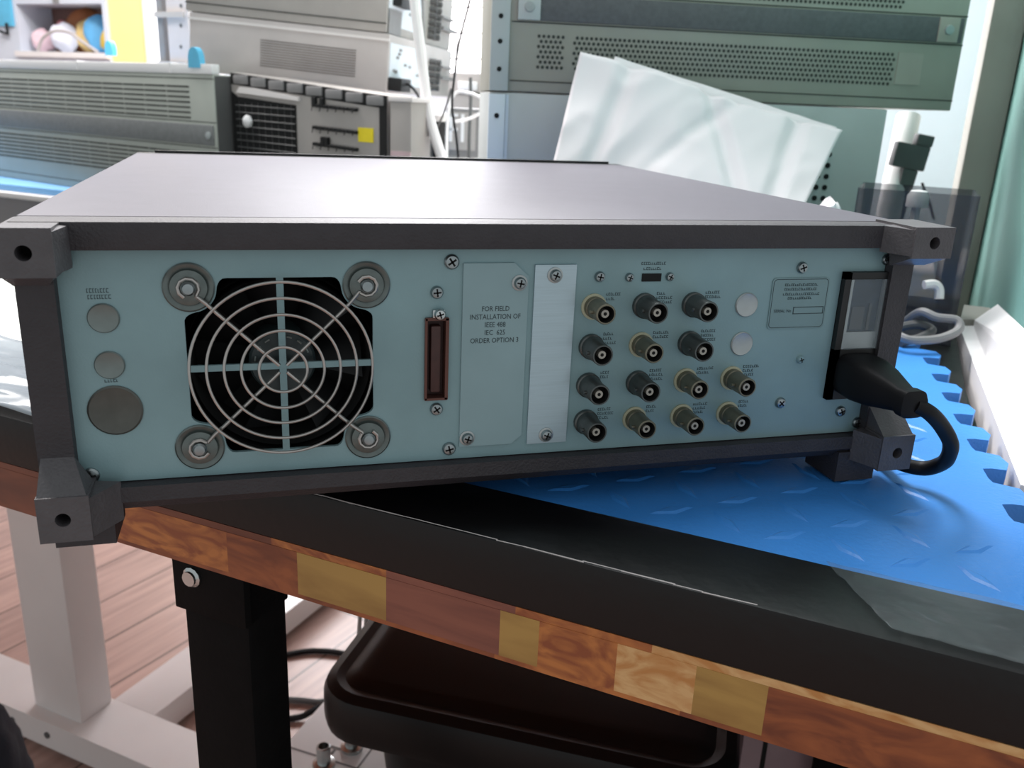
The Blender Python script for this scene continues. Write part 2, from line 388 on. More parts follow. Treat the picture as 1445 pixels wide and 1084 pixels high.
# rear frame : four members (chamfered bottom)
fr = M()
for y0, y1, z0, z1 in ((-0.006, 0.010, 0.1012, 0.1126),): fr.box(-0.0125, 0.402, y0, y1, z0 + Z0, z1 + Z0, None, 0.0008)
fr.prism([(-0.0125, 0.002 + Z0), (0.0015, 0.002 + Z0), (0.0015, 0.1012 + Z0), (-0.0125, 0.1012 + Z0)], -0.006, 0.010)
fr.prism([(0.3895, 0.002 + Z0), (0.402, 0.002 + Z0), (0.402, 0.1012 + Z0), (0.3895, 0.1012 + Z0)], -0.006, 0.010)
# bottom member with sloping lower face
def yz_prism(m, prof, x0, x1):
    a = m._v([(x0, y, z + Z0) for y, z in prof]); b2 = m._v([(x1, y, z + Z0) for y, z in prof]); n = len(prof)
    m._f(a); m._f(b2[::-1])
    for i in range(n): m._f([a[i], b2[i], b2[(i + 1) % n], a[(i + 1) % n]])
yz_prism(fr, [(0.010, -0.0005), (-0.006, -0.0005), (-0.006, -0.0075), (-0.0005, -0.0128), (0.010, -0.0128)], -0.0125, 0.402)
fr.build('rear_frame', m_frame, ins, 'dark cast rear frame')
# corner blocks: square boss with a hole, joined to the frame by a sloping gusset
def bumper(x0, x1, z0, z1, sx, sz, gx=0.007, gz=0.006):
    """sx, sz = +1/-1 direction in which the inner corner lies"""
    xi, xo = (x1, x0) if sx > 0 else (x0, x1)
    zi, zo = (z0, z1) if sz < 0 else (z1, z0)
    m = M(); yb, yf = 0.0, -0.021
    hx, hz, hr = (x0 + x1) / 2 - 0.0005 * sx, (z0 + z1) / 2, 0.0030
    n = 32
    # front face with a round hole: ring between hole and outline
    def outl(a):
        c, s_ = math.cos(a), math.sin(a); hw, hh = (x1 - x0) / 2, (z1 - z0) / 2
        k = min(hw / max(abs(c), 1e-6), hh / max(abs(s_), 1e-6)); return ((x0 + x1) / 2 + c * k, (z0 + z1) / 2 + s_ * k)
    A = [2 * PI * (i + 0.5) / n for i in range(n)]
    base = math.atan2((z1 - z0) / 2, (x1 - x0) / 2)
    for ca in (base, PI - base, PI + base, 2 * PI - base):
        k = min(range(n), key=lambda i: abs(A[i] - ca)); A[k] = ca
    op = [outl(a) for a in A]; hp = [(hx + hr * math.cos(a), hz + hr * math.sin(a)) for a in A]
    vo = m._v([(x, yf, z + Z0) for x, z in op]); vi = m._v([(x, yf, z + Z0) for x, z in hp])
    vd = m._v([(x, yf + 0.010, z + Z0) for x, z in hp]); vb_ = m._v([(x, 0.010, z + Z0) for x, z in op])
    for i in range(n):
        j = (i + 1) % n
        m._f([vo[i], vo[j], vi[j], vi[i]]); m._f([vi[i], vi[j], vd[j], vd[i]]); m._f([vo[j], vo[i], vb_[i], vb_[j]])
    m._f(vb_[::-1])
    m.mi = 1; m._f(vd); m.mi = 0
    # gusset sloping back to the frame, along x and along z
    g = gx
    for (p, q) in (((xi, z0), (xi, z1)),):
        v = m._v([(p[0], yf + 0.001, p[1] + 0.001 + Z0), (q[0], yf + 0.001, q[1] - 0.0015 + Z0), (q[0], -0.004, q[1] - 0.0008 + Z0), (p[0], -0.004, p[1] + 0.0005 + Z0),
                  (p[0] + sx * g, -0.0055, p[1] + 0.001 + Z0), (q[0] + sx * g, -0.0055, q[1] - 0.0012 + Z0)])
        m._f([v[0], v[1], v[5], v[4]]); m._f([v[1], v[2], v[5]]); m._f([v[0], v[4], v[3]]); m._f([v[3], v[4], v[5], v[2]]); m._f([v[0], v[3], v[2], v[1]])
    g = gz
    v = m._v([(x0 + 0.0005, yf + 0.001, zi + Z0), (x1 - 0.001, yf + 0.001, zi + Z0), (x1 - 0.001, -0.004, zi + Z0), (x0 + 0.0005, -0.004, zi + Z0),
              (x0 + 0.0005, -0.0055, zi + sz * g + Z0), (min(x1, x0 + 0.013) if sx > 0 else x1 - 0.001, -0.0055, zi + sz * g + Z0)])
    m._f([v[0], v[1], v[5], v[4]]); m._f([v[1], v[2], v[5]]); m._f([v[0], v[4], v[3]]); m._f([v[3], v[4], v[5], v[2]]); m._f([v[0], v[3], v[2], v[1]])
    return m
for args in ((-0.0135, 0.0058, 0.0935, 0.1122, 1, -1, 0.003, 0.006), (0.3870, 0.4100, 0.0985, 0.1138, -1, -1), (-0.0120, 0.0080, -0.0165, 0.0035, 1, 1, 0.010, 0.012), (0.3900, 0.4100, -0.0150, 0.0045, -1, 1, 0.007, 0.012)):
    bumper(*args).build('corner_block', [m_bumper, m_hole], ins, smooth=False)
# feet
for x0, x1, y0, y1 in ((-0.010, 0.014, -0.006, 0.022), (0.376, 0.400, -0.006, 0.022), (-0.008, 0.016, 0.355, 0.385), (0.374, 0.398, 0.355, 0.385)):
    f_ = M(); f_.flat([(x0, y0), (x1, y0), (x1, y1), (x0, y1)], TOP + 0.0006, Z0 - 0.0095)
    f_.build('foot', m_frame, ins)
# rear panel with fan cut-out
FX, FZ = 0.0872, 0.0494
def fan_r(a):
    c, s_ = math.cos(a), math.sin(a)
    r = 0.0392 / max(abs(c), abs(s_))
    # rounded shoulders and the bite round each screw cup
    for cx in (-0.0366, 0.0366):
        for cz in (-0.0356, 0.0356):
            bb = c * cx + s_ * cz; disc = bb * bb - (cx * cx + cz * cz - 0.0113 ** 2)
            if disc > 0 and bb > 0: r = min(r, bb - math.sqrt(disc))
    return r
pm = M(); N = 200
def ringpts(y):
    L = []
    for i in range(N):
        a = 2 * PI * i / N; r = sum(fan_r(a + k * 0.016) for k in range(-4, 5)) / 9
        L.append((FX + r * math.cos(a), y, FZ + r * math.sin(a) + Z0))
    return L
hx, hz0, hz1 = 0.0462, 0.0, 0.1015
AS = [2 * PI * i / N for i in range(N)]
for qx, qz in ((hx, hz1 - FZ), (-hx, hz1 - FZ), (-hx, hz0 - FZ), (hx, hz0 - FZ)):
    ca = math.atan2(qz, qx) % (2 * PI); AS[min(range(N), key=lambda i: abs(AS[i] - ca))] = ca
def sq(i):
    a = AS[i]; c, s_ = math.cos(a), math.sin(a)
    up = hz1 - FZ; dn = FZ - hz0
    k = min(hx / max(abs(c), 1e-6), (up if s_ > 0 else dn) / max(abs(s_), 1e-6))
    return (FX + c * k, 0.0, FZ + s_ * k + Z0)
outer = pm._v([sq(i) for i in range(N)]); inn = pm._v(ringpts(0.0)); inb = pm._v(ringpts(0.002))
for i in range(N):
    j = (i + 1) % N; pm._f([outer[i], outer[j], inn[j], inn[i]]); pm._f([inn[i], inn[j], inb[j], inb[i]])
def quad(m, x0, x1, z0, z1, y=0.0): m._f(m._v([(x0, y, z0 + Z0), (x1, y, z0 + Z0), (x1, y, z1 + Z0), (x0, y, z1 + Z0)]))
quad(pm, 0.0, FX - hx, 0.0, hz1)
# right part round the connector slot and the mains inlet
cx0, cx1, cz0, cz1 = 0.1500, 0.1604, 0.0307, 0.0694
xr = FX + hx
quad(pm, xr, cx0, 0, hz1); quad(pm, cx0, cx1, 0, cz0); quad(pm, cx0, cx1, cz1, hz1)
quad(pm, cx1, 0.3895, 0, hz1)
# cross bars of the cut-out
pm.box(FX - 0.0395, FX + 0.0395, 0.0002, 0.0016, FZ - 0.0014 + Z0, FZ + 0.0014 + Z0)
pm.box(FX - 0.0015, FX + 0.0015, 0.0001, 0.0015, FZ - 0.0395 + Z0, FZ + 0.0395 + Z0)
pm.build('rear_panel', m_panel, ins, 'dull blue-grey metal rear panel', smooth=False)
# fan: housing ring, hub, blades
fan = M().lathe([(0.041, 0.0), (0.041, -0.03), (0.0385, -0.03), (0.0385, 0.0)], out_of_panel(FX, 0.004, FZ), 48, False)
fan.lathe([(0, -0.03), (0.041, -0.03)], out_of_panel(FX, 0.004, FZ), 48, False)
fan.build('fan', m_dark, ins, 'black cooling fan behind the wire guard')
fano = bpy.data.objects['fan']
M().lathe([(0.0145, -0.02), (0.0145, -0.001), (0.0135, 0.0), (0.0, 0.0)], out_of_panel(FX, 0.0065, FZ), 40, False).build('fan_hub', mat('hub', (38, 50, 52), 0.35), fano)
hr_ = M()
for k in range(7):
    if k in (3,): continue
    a0 = 0.35 + k * 0.42
    hr_.tube([Vector((FX + 0.0118 * math.cos(a), 0.0062, FZ + 0.0118 * math.sin(a) + Z0)) for a in [a0 + q * 0.05 for q in range(5)]], 0.0005, 5)
hr_.build('hub_marking', m_plugm, fano)
for k in range(7):
    a = 2 * PI * k / 7; bl = M(); P = []
    for r in (0.0146, 0.026, 0.0372):
        for da, yy in ((-0.28, 0.012), (0.28, 0.026)):
            P.append((FX + r * math.cos(a + da), yy, FZ + r * math.sin(a + da) + Z0))
    v = bl._v(P); bl._f([v[0], v[1], v[3], v[2]]); bl._f([v[2], v[3], v[5], v[4]])
    v2 = bl._v([(x, y + 0.0012, z) for x, y, z in P]); bl._f([v2[0], v2[2], v2[3], v2[1]]); bl._f([v2[2], v2[4], v2[5], v2[3]])
    bl.build('fan_blade', mat('blade', (14, 15, 17), 0.45) if k == 0 else bpy.data.materials['blade'], fano)
# wire guard
wg = M(); GY = -0.0045
for r in (0.0101, 0.0174, 0.0244, 0.0315, 0.0384):
    wg.tube([(FX + r * math.cos(2 * PI * i / 72), GY - 0.001, FZ + r * math.sin(2 * PI * i / 72) + Z0) for i in range(72)], 0.00068, 8, True)
for sx in (-1, 1):
    for sz in (-1, 1):
        px, pz = FX + sx * 0.0366, FZ + sz * 0.0356
        d = Vector((sx * 0.0366, 0, sz * 0.0356)).normalized(); n_ = Vector((-d.z, 0, d.x))
        c0 = Vector((FX, GY + 0.0006, FZ + Z0))
        pts = [c0 + d * 0.0022, c0 + d * 0.036, c0 + d * 0.0415 + Vector((0, 0.001, 0)), Vector((px, -0.0022, pz + Z0)) - d * 0.0042 + n_ * 0.0005]
        for k in range(9):
            a = PI + k * PI * 1.6 / 8
            pts.append(Vector((px, -0.0028, pz + Z0)) + (d * math.cos(a) + n_ * math.sin(a)) * 0.0042)
        wg.tube(pts, 0.00085, 8)
guard = wg.build('fan_guard', m_wire, ins, 'chrome wire fan guard of five rings')
for sx in (-1, 1):
    for sz in (-1, 1):
        T = out_of_panel(FX + sx * 0.0366, 0, FZ + sz * 0.0356)
        M().lathe([(0.0104, 0.0), (0.0104, 0.0006), (0.0098, 0.0010), (0.0078, 0.0004), (0.0074, 0.0016), (0.005, 0.0022), (0, 0.0022)], T, 32).build('cup_washer', m_washer, guard)
        M().lathe([(0.0030, 0.002), (0.0030, 0.0036), (0.0022, 0.0046), (0, 0.0048)], T, 16).build('guard_screw', m_chrome, guard)
# connector slot
cn = M()
z0, z1 = cz0 + Z0, cz1 + Z0
cn.box(cx0 - 0.0003, cx0 + 0.0008, -0.0015, 0.006, z0, z1).box(cx1 - 0.0012, cx1 + 0.0003, -0.0015, 0.006, z0, z1)
cn.box(cx0, cx1, -0.0015, 0.006, z0 - 0.0003, z0 + 0.0008).box(cx0, cx1, -0.0015, 0.006, z1 - 0.001, z1 + 0.0003)
con = cn.build('connector_port', m_conrim, ins, 'tall brown multi-pin socket')
M().box(cx0, cx1, 0.005, 0.008, z0, z1).box(cx0 + 0.0028, cx1 - 0.0030, 0.0005, 0.006, z0 + 0.003, z1 - 0.004, None, 0.0008).build('socket_insert', m_conn, con)
M().box(0.1530, 0.1585, -0.0022, -0.0004, 0.0698 + Z0, 0.0735 + Z0, None, 0.0004).build('lock_tab', m_steel, con)

# screws
def screw(x, z, r=0.0030, h=0.0022, m=m_chrome, ys=0.0, rot=0.4):
    T = out_of_panel(x, ys, z); s_ = M()
    s_.lathe([(r * 1.02, 0), (r, h * 0.45), (r * 0.8, h * 0.85), (r * 0.35, h), (0, h)], T, 18)
    for a in (rot, rot + PI / 2):
        s_.mi = 1; s_.box(-r * 0.62, r * 0.62, -r * 0.13, r * 0.13, h * 0.80, h * 1.03, T @ Matrix.Rotation(a, 4, 'Z'))
    s_.mi = 0
    return s_.build('screw', [m, m_dark], ins)
random.seed(4)
for x, z, r in ((0.0050, 0.0955, .003), (0.0058, 0.0038, .0034), (0.1615, 0.0949, .0034), (0.162, 0.0054, .0032), (0.155, 0.0812, .0029), (0.1556, 0.0258, .0030), (0.2323, 0.0874, .0025),
                (0.2474, 0.0869, .0021), (0.2683, 0.087, .0021), (0.3403, 0.0908, .0029), (0.3389, 0.0192, .0029), (0.3768, 0.0124, .0029), (0.3895, 0.0945, .0029), (0.3885, 0.0052, .0030), (0.3470, 0.0426, .0021)):
    screw(x, z, r, 0.0020, m_chrome if x != 0.3470 else m_panel, rot=random.uniform(0, 1.5))
screw(0.1561, 0.0716, .0026, 0.0022, m_steel, -0.0022, 0.3)
# cover plates
bp_ = M().prism([(0.1668, 0.0062 + Z0), (0.1925, 0.0062 + Z0), (0.1975, 0.0105 + Z0), (0.1975, 0.0880 + Z0), (0.1905, 0.0943 + Z0), (0.1668, 0.0943 + Z0)], -0.0010, 0.0)
blank = bp_.build('blank_plate', m_blank, ins, 'flat blanking plate printed FOR FIELD INSTALLATION', smooth=False)
text_part('printed_text', 'FOR FIELD\nINSTALLATION OF\nIEEE 488\nIEC  625\nORDER OPTION 3', 0.0034, Matrix.Translation((0.1823, -0.00115, 0.0749 + Z0)), m_ink, blank, sx=0.84, space=1.10)
M().prism([(0.2003, 0.0055 + Z0), (0.2204, 0.0055 + Z0), (0.2204, 0.0933 + Z0), (0.2003, 0.0933 + Z0)], -0.0012, 0.0).build('silver_plate', m_silver, ins, 'shiny bare silver strip plate', smooth=False)
for x, z, ys in ((0.1931, 0.0852, -0.001), (0.1705, 0.0106, -0.001), (0.2099, 0.0886, -0.0012), (0.2099, 0.0099, -0.0012)):
    M().lathe([(0.0037, 0), (0.0037, 0.0005), (0.0029, 0.0008)], out_of_panel(x, ys, z), 20).build('washer', m_plugl, ins)
    screw(x, z, 0.0028, 0.0022, m_chrome, ys - 0.0005, random.uniform(0, 1.5))
# BNC connectors
for row, (z, n) in enumerate(((0.0731, 3), (0.0536, 3), (0.0342, 4), (0.0152, 4))):
    for k in range(n):
        x = 0.2304 + 0.02597 * k
        brass = (row, k) in ((0, 0), (1, 1), (2, 2), (2, 3), (3, 1), (3, 2), (3, 3))
        T = out_of_panel(x, 0, z); L = 0.0165; body = M()
        if brass: prof = [(0.0052, 0.0), (0.0052, 0.004), (0.0048, 0.0045), (0.0048, L - 0.0003), (0.0045, L), (0.0040, L), (0.0040, L - 0.006), (0, L - 0.006)]
        else: prof = [(0.0062, 0.0), (0.0062, 0.0022), (0.0056, 0.0028), (0.0054, 0.0070), (0.0051, 0.0076), (0.0051, L - 0.0003), (0.0049, L), (0.0043, L), (0.0043, L - 0.006), (0, L - 0.006)]
        body.lathe(prof[:-2], T, 24, False); body.mi = 1; body.lathe(prof[-3:], T, 24, False); body.mi = 0
        for s_ in (-1, 1): body.lathe([(0.0009, 0), (0.0009, 0.0016), (0, 0.0016)], T @ Matrix.Translation((0.0047 * s_, 0, L - 0.005)) @ Matrix.Rotation(s_ * PI / 2, 4, 'Y'), 8)
        bo = body.build('bnc_socket', [m_bncb if brass else m_bncd, m_dark], ins)
        M().lathe([(0.0019, L - 0.006), (0.0019, L - 0.0012), (0.0008, L - 0.0012), (0.0008, L - 0.0022), (0, L - 0.0022)], T, 18, False).build('insulator', m_pin, bo)
        M().lathe([(0.00085, L - 0.0024), (0.00085, L - 0.0011), (0, L - 0.0011)], T, 10, False).build('centre_contact', m_hole, bo)
        if brass: M().lathe([(0.0063, 0.0), (0.0063, 0.0010), (0.0052, 0.0012)], T, 24).build('insulating_ring', m_ivory, bo)
# hole plugs
for x, z, r, m in ((0.0171, 0.0727, 0.0062, m_plugm), (0.0176, 0.0527, 0.0060, m_plugm), (0.0180, 0.0327, 0.0110, m_plugd), (0.3117, 0.0723, 0.0062, m_plugl), (0.3117, 0.0522, 0.0062, m_plugl)):
    M().lathe([(r, 0), (r, 0.0005), (r * 0.93, 0.0010), (r * 0.86, 0.0008), (0, 0.0009)], out_of_panel(x, 0, z), 32).build('hole_plug', m, ins)
# slide switch
M().box(0.2539, 0.2638, -0.0005, 0.0, 0.0848 + Z0, 0.0886 + Z0).build('slide_switch', m_dark, ins)
# printed legends too small to read in the photo: rows of short strokes
lg = M(); random.seed(11)
def scribble(x0, x1, z, h=0.0011):
    x = x0
    while x < x1:
        wd = random.uniform(0.0005, 0.0010)
        for zz in (z, z + h) if random.random() < 0.6 else (z,): lg.box(x, x + wd, -0.0002, -0.0001, zz + Z0, zz + 0.00022 + Z0)
        lg.box(x, x + 0.0002, -0.0002, -0.0001, z + Z0, z + h + Z0)
        x += wd + random.uniform(0.00025, 0.0005)
scribble(0.2532, 0.2655, 0.0928); scribble(0.2545, 0.2635, 0.0903)
lg.build('printed_legend', m_ink, ins); lg = M()
scribble(0.0118, 0.0205, 0.0833, 0.0015); scribble(0.0120, 0.0208, 0.0807, 0.0015)
lg.build('printed_legend', m_ink, ins); lg = M()
scribble(0.0150, 0.0195, 0.0452)
lg.build('printed_legend', m_ink, ins); lg = M()
for row, (z, n) in enumerate(((0.0731, 3), (0.0536, 3), (0.0342, 4), (0.0152, 4))):
    for k in range(n):
        x = 0.2304 + 0.02597 * k + 0.0062
        for q in range(2 + ((row + k) % 2)): scribble(x, x + random.uniform(0.004, 0.0085), z + 0.0052 - q * 0.0022)
lg.build('printed_legend', m_ink, ins)
# rating label
rl = M()
def rrect(x0, x1, z0, z1, r, n=5):
    p = []
    for cx, cz, a0 in ((x1 - r, z1 - r, 0), (x0 + r, z1 - r, 90), (x0 + r, z0 + r, 180), (x1 - r, z0 + r, 270)):
        for i in range(n): a = math.radians(a0 + 90 * i / (n - 1)); p.append((cx + r * math.cos(a), cz + r * math.sin(a)))
    return p
rl.prism([(x, z + Z0) for x, z in rrect(0.3248, 0.3576, 0.0593, 0.0857, 0.002)], -0.0005, 0.0)
rlab = rl.build('rating_label', mat('label_alloy', (118, 145, 149), 0.45, 0.2), ins, 'rounded serial number label', smooth=False)
li = M()
li.tube([(x, -0.0005, z + Z0) for x, z in rrect(0.3256, 0.3568, 0.0601, 0.0849, 0.0018)], 0.00016, 5, True)
li.box(0.3385, 0.3560, -0.0007, -0.0004, 0.0704 + Z0, 0.0707 + Z0).box(0.3385, 0.3560, -0.0007, -0.0004, 0.0670 + Z0, 0.0673 + Z0).box(0.3385, 0.3388, -0.0007, -0.0004, 0.0670 + Z0, 0.0707 + Z0).box(0.3557, 0.3560, -0.0007, -0.0004, 0.0670 + Z0, 0.0707 + Z0)
li.build('label_border', m_ink, rlab)
lg = M()
for a, c, z in ((0.3320, 0.3510, 0.0815), (0.3320, 0.3500, 0.0793), (0.3315, 0.3515, 0.0768), (0.3345, 0.3480, 0.0747)): scribble(a, c, z, 0.001)
lgo = lg; lgo.b.transform(Matrix.Translation((0, -0.0005, 0))); lgo.build('label_legend', m_ink, rlab)
text_part('serial_text', 'SERIAL No', 0.0022, Matrix.Translation((0.3324, -0.0007, 0.0698 + Z0)), m_ink, rlab)
# mains inlet
IX0, IX1, IZ0, IZ1 = 0.3645, 0.3935, 0.0205, 0.0885
inl = M()
inl.box(IX0, IX0 + 0.0036, -0.0035, 0.0, IZ0 + Z0, IZ1 + Z0).box(IX1 - 0.002, IX1, -0.0035, 0.0, IZ0 + Z0, IZ1 + Z0)
inl.box(IX0, IX1, -0.0035, 0.0, 0.0850 + Z0, IZ1 + Z0).box(IX0, IX1, -0.0035, 0.0, IZ0 + Z0, 0.0480 + Z0).box(IX0, IX1, -0.0006, 0.0, IZ0 + Z0, IZ1 + Z0)
inlet = inl.build('mains_inlet', m_black, ins, 'black mains inlet with clear fuse window', smooth=False)
M().box(0.3684, 0.3700, -0.0033, -0.0006, 0.0482 + Z0, 0.0848 + Z0).box(0.3882, 0.3915, -0.0033, -0.0006, 0.0482 + Z0, 0.0848 + Z0).box(0.370, 0.3882, -0.0024, -0.0006, 0.0482 + Z0, 0.0570 + Z0).build('fuse_carrier', m_plugl, inlet)
M().box(0.3704, 0.3880, -0.0018, -0.0006, 0.0575 + Z0, 0.0846 + Z0).build('voltage_card', mat('card_grey', (50, 58, 68), 0.4, 0, 0.3, 200), inlet)
M().box(0.372, 0.3795, -0.0024, -0.0016, 0.0585 + Z0, 0.0705 + Z0).box(0.382, 0.3835, -0.0026, -0.0016, 0.0580 + Z0, 0.0720 + Z0).build('fuse', m_dgrey, inlet)
M().box(0.3682, 0.3917, -0.0042, -0.0036, 0.0482 + Z0, 0.0850 + Z0).build('fuse_window', m_inletcl, inlet)

# power cord
cordT = thing('power_cord', 'black mains cord plugged into the right end of the rear panel', 'power cord', (0.377, -0.03, TOP))
pg = M()
sec = [(-0.0040, 0.0125, 0.0110), (-0.014, 0.0128, 0.0112), (-0.024, 0.0110, 0.0100), (-0.034, 0.0078, 0.0078), (-0.040, 0.0062, 0.0062), (-0.0415, 0.0070, 0.0070), (-0.0450, 0.0070, 0.0070), (-0.0465, 0.005, 0.005)]
rings = []
for k, (y, a, c) in enumerate(sec):
    t = k / (len(sec) - 1); ox = 0.379 + 0.006 * t * t; oz = 0.0350 - 0.0045 * t
    rings.append(pg._v([(ox + a * math.copysign(abs(math.cos(q)) ** 0.5, math.cos(q)), y, oz + c * math.copysign(abs(math.sin(q)) ** 0.5, math.sin(q)) + Z0) for q in [2 * PI * i / 24 for i in range(24)]]))
for a, c in zip(rings, rings[1:]):
    for i in range(24): pg._f([a[i], a[(i + 1) % 24], c[(i + 1) % 24], c[i]])
pg._f(rings[0]); pg._f(rings[-1][::-1])
pg.build('plug', m_cord, cordT)
cp = [(0.3845, -0.044, 0.0306), (0.3925, -0.0455, 0.0270), (0.4040, -0.043, 0.0185), (0.4150, -0.040, 0.0070), (0.4210, -0.034, -0.0040), (0.4235, -0.027, -0.0110), (0.4210, -0.019, -0.0165), (0.4140, -0.010, -0.0170), (0.4180, 0.010, -0.0200), (0.4260, 0.05, -0.0222), (0.4250, 0.12, -0.0222), (0.418, 0.20, -0.0222)]
M().tube([(x, y, z + Z0) for x, y, z in spline(cp, 8)], 0.0040, 12).build('cable', m_cord, cordT)

# ================================================================== SHEETS
def sheet(name, q, nu, nv, amp, m, seed, thick=0.0005, fold=None):
    """q = TL, TR, BR, BL corners"""
    me = M(); TL, TR, BR, BL = [Vector(p) for p in q]; n_ = (TR - TL).cross(BL - TL).normalized(); g = []
    for j in range(nv + 1):
        row = []
        for i in range(nu + 1):
            s, t = i / nu, j / nv
            p = TL.lerp(TR, s).lerp(BL.lerp(BR, s), t)
            d = amp * (noise.noise(Vector((s * 2.2 + seed, t * 2.2, seed))) + 0.45 * abs(noise.noise(Vector((s * 5 + t * 3, t * 4 - s * 2, seed + 3)))) * 2 - 0.4)
            if fold:
                for (f0, sl, h) in fold:
                    x = s + sl * (t - 0.3) - f0; d += h * max(0, 1 - abs(x) / 0.05)
            row.append(me.b.verts.new(p + n_ * d))
        g.append(row)
    for j in range(nv):
        for i in range(nu): me._f([g[j][i], g[j][i + 1], g[j + 1][i + 1], g[j + 1][i]])
    o = me.build(name, m, ang=80)
    md = o.modifiers.new('thickness', 'SOLIDIFY'); md.thickness = thick; md.offset = 0
    return o
def downto(a, bq, z):
    a = Vector(a); bq = Vector(bq); d = bq - a; return a + d * ((z - a.z) / d.z)
TLp, TRp, BRp, BLp = at(818, 76, .915), at(1187, 186, .945), at(1140, 281, .875), at(780, 230, .865)
ps = sheet('paper_sheet', [TLp, TRp, downto(TRp, BRp, TOP + 0.004), downto(TLp, BLp, TOP + 0.004)], 70, 60, 0.008, m_paper, 5, fold=[(0.86, -0.08, 0.007), (0.16, 0.10, 0.006), (0.66, -0.55, 0.007), (0.42, 0.6, 0.004)])
tag(ps, 'large crumpled white paper sheet leaning behind the instrument, facing us', 'paper')
o2 = at(868, 80, .935); o3 = at(1180, 180, .960); o4 = at(1135, 281, .90); o5 = at(800, 230, .90)
ps2 = sheet('paper_sheet', [o2, o3, downto(o3, o4, TOP + 0.004), downto(o2, o5, TOP + 0.004)], 40, 30, 0.002, m_paper, 9)
tag(ps2, 'second white paper sheet behind the crumpled one, only its thin top edge showing', 'paper')
tag(sheet('paper_sheet', [UV(-0.80, 0.52, TOP + .004), UV(-0.20, 0.52, TOP + .004), UV(-0.215, 0.152, TOP + .004), UV(-0.80, 0.152, TOP + .004)], 20, 12, 0.0012, mat('paper_pale', (226, 230, 224), 0.7, 0, 0.02, 8), 2), 'flat white paper lying on the bench at the left edge', 'paper')
tag(sheet('reflection_sheet', [UV(0.298, 0.1355, TOP + .0017), UV(0.399, 0.1355, TOP + .0017), UV(0.399, 0.089, TOP + .0015), UV(0.326, 0.092, TOP + .0015)], 80, 40, 0.0016, m_reflection, 14, 0.0002), 'wrinkled clear tape sheet standing in for glossy light on the black edge strip at lower right', 'reflection')  # translucent sheet added to imitate light reflected by the glossy strip
tag(sheet('plastic_sleeve', [UV(-0.40, 0.175, TOP + .010), UV(-0.10, 0.180, TOP + .010), UV(-0.105, 0.088, TOP + .005), UV(-0.40, 0.088, TOP + .005)], 60, 24, 0.005, m_bag, 7), 'wrinkled clear plastic sleeve on the bench edge at the left', 'plastic sleeve')

# ================================================================== BACK BENCH
bb = thing('back_bench', 'white-edged bench behind carrying the stacked equipment', 'workbench', UV(-1.0, 1.2, 0), TA)
M().box(-2.5, 0.355, 0.845, 1.32, 0.705, TOP, MUV, 0.002).build('bench_top', m_white, bb)
for u, v in ((-2.4, 0.9), (0.3, 0.9), (-2.4, 1.27), (0.3, 1.27)):
    M().box(u - 0.03, u + 0.03, v - 0.03, v + 0.03, 0, 0.705, MUV, 0.003).build('leg', m_white, bb)
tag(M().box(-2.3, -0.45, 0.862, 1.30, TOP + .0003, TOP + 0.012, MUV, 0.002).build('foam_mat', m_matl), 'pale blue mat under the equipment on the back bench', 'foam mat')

def gear(name, label, cat, pl, ang, L, dep, z0, z1, m, tilt=0.0, group=None):
    """box-shaped unit: pl = left end of the visible side (world xy), ang = direction of that side"""
    T = Matrix.Translation((pl.x, pl.y, z0)) @ Matrix.Rotation(ang, 4, 'Z') @ Matrix.Rotation(tilt, 4, 'Y')
    t = thing(name, label, cat, None, group=group, T=T)
    return t, T
# ---- left unit with strap band and vent slots
LA = TA + math.radians(-9.49)
LR = UV(-0.668, 0.8396); LL = LR - Vector((math.cos(LA), math.sin(LA), 0)) * 0.80
lz0 = TOP + 0.0125; H = 0.199
t, T = gear('equipment_case', 'grey-green equipment case with long vent slots at far left of back bench', 'equipment case', LL, LA, 0.6, 0.2, lz0, lz0 + H, m_gearG)
M().box(0, 0.80, 0, 0.15, 0.0, H, T, 0.002).build('case_body', m_gearG, t)
M().box(0.0, 0.795, -0.0025, 0.0, 0.0955, 0.1255, T, 0.001).build('carry_strap', m_gearD, t)
for z0, z1 in ((0.1335, 0.1790), (0.0400, 0.0810)):
    vs = M()
    for r in range(7):
        z = z0 + (z1 - z0) * r / 6
        for k in range(13): vs.box(0.01 + k * 0.0565, 0.01 + k * 0.0565 + 0.054, -0.0006, 0.001, z, z + 0.0026, T)
    vs.build('vent_slots', m_vent, t)
M().box(0.0, 0.80, -0.002, 0.012, H, H + 0.0145, T, 0.001).box(0.45, 0.454, -0.003, 0.012, H, H + 0.0155, T).box(0.70, 0.704, -0.003, 0.012, H, H + 0.0155, T).build('top_trim', m_pvc, t)
sm = M()
for z in (0.192, 0.1290, 0.0915, 0.012): sm.box(0.0, 0.80, -0.0004, 0.001, z, z + 0.0012, T)
sm.build('seam', m_vent, t)
M().lathe([(0.006, 0), (0.006, 0.002), (0, 0.003)], T @ Matrix.Translation((0.785, -0.0025, 0.110)) @ Matrix.Rotation(PI / 2, 4, 'X'), 12).build('strap_screw', m_plugl, t)
M().box(0.80, 0.8012, 0.002, 0.148, 0.002, H - 0.002, T).build('end_panel', m_dgrey, t)

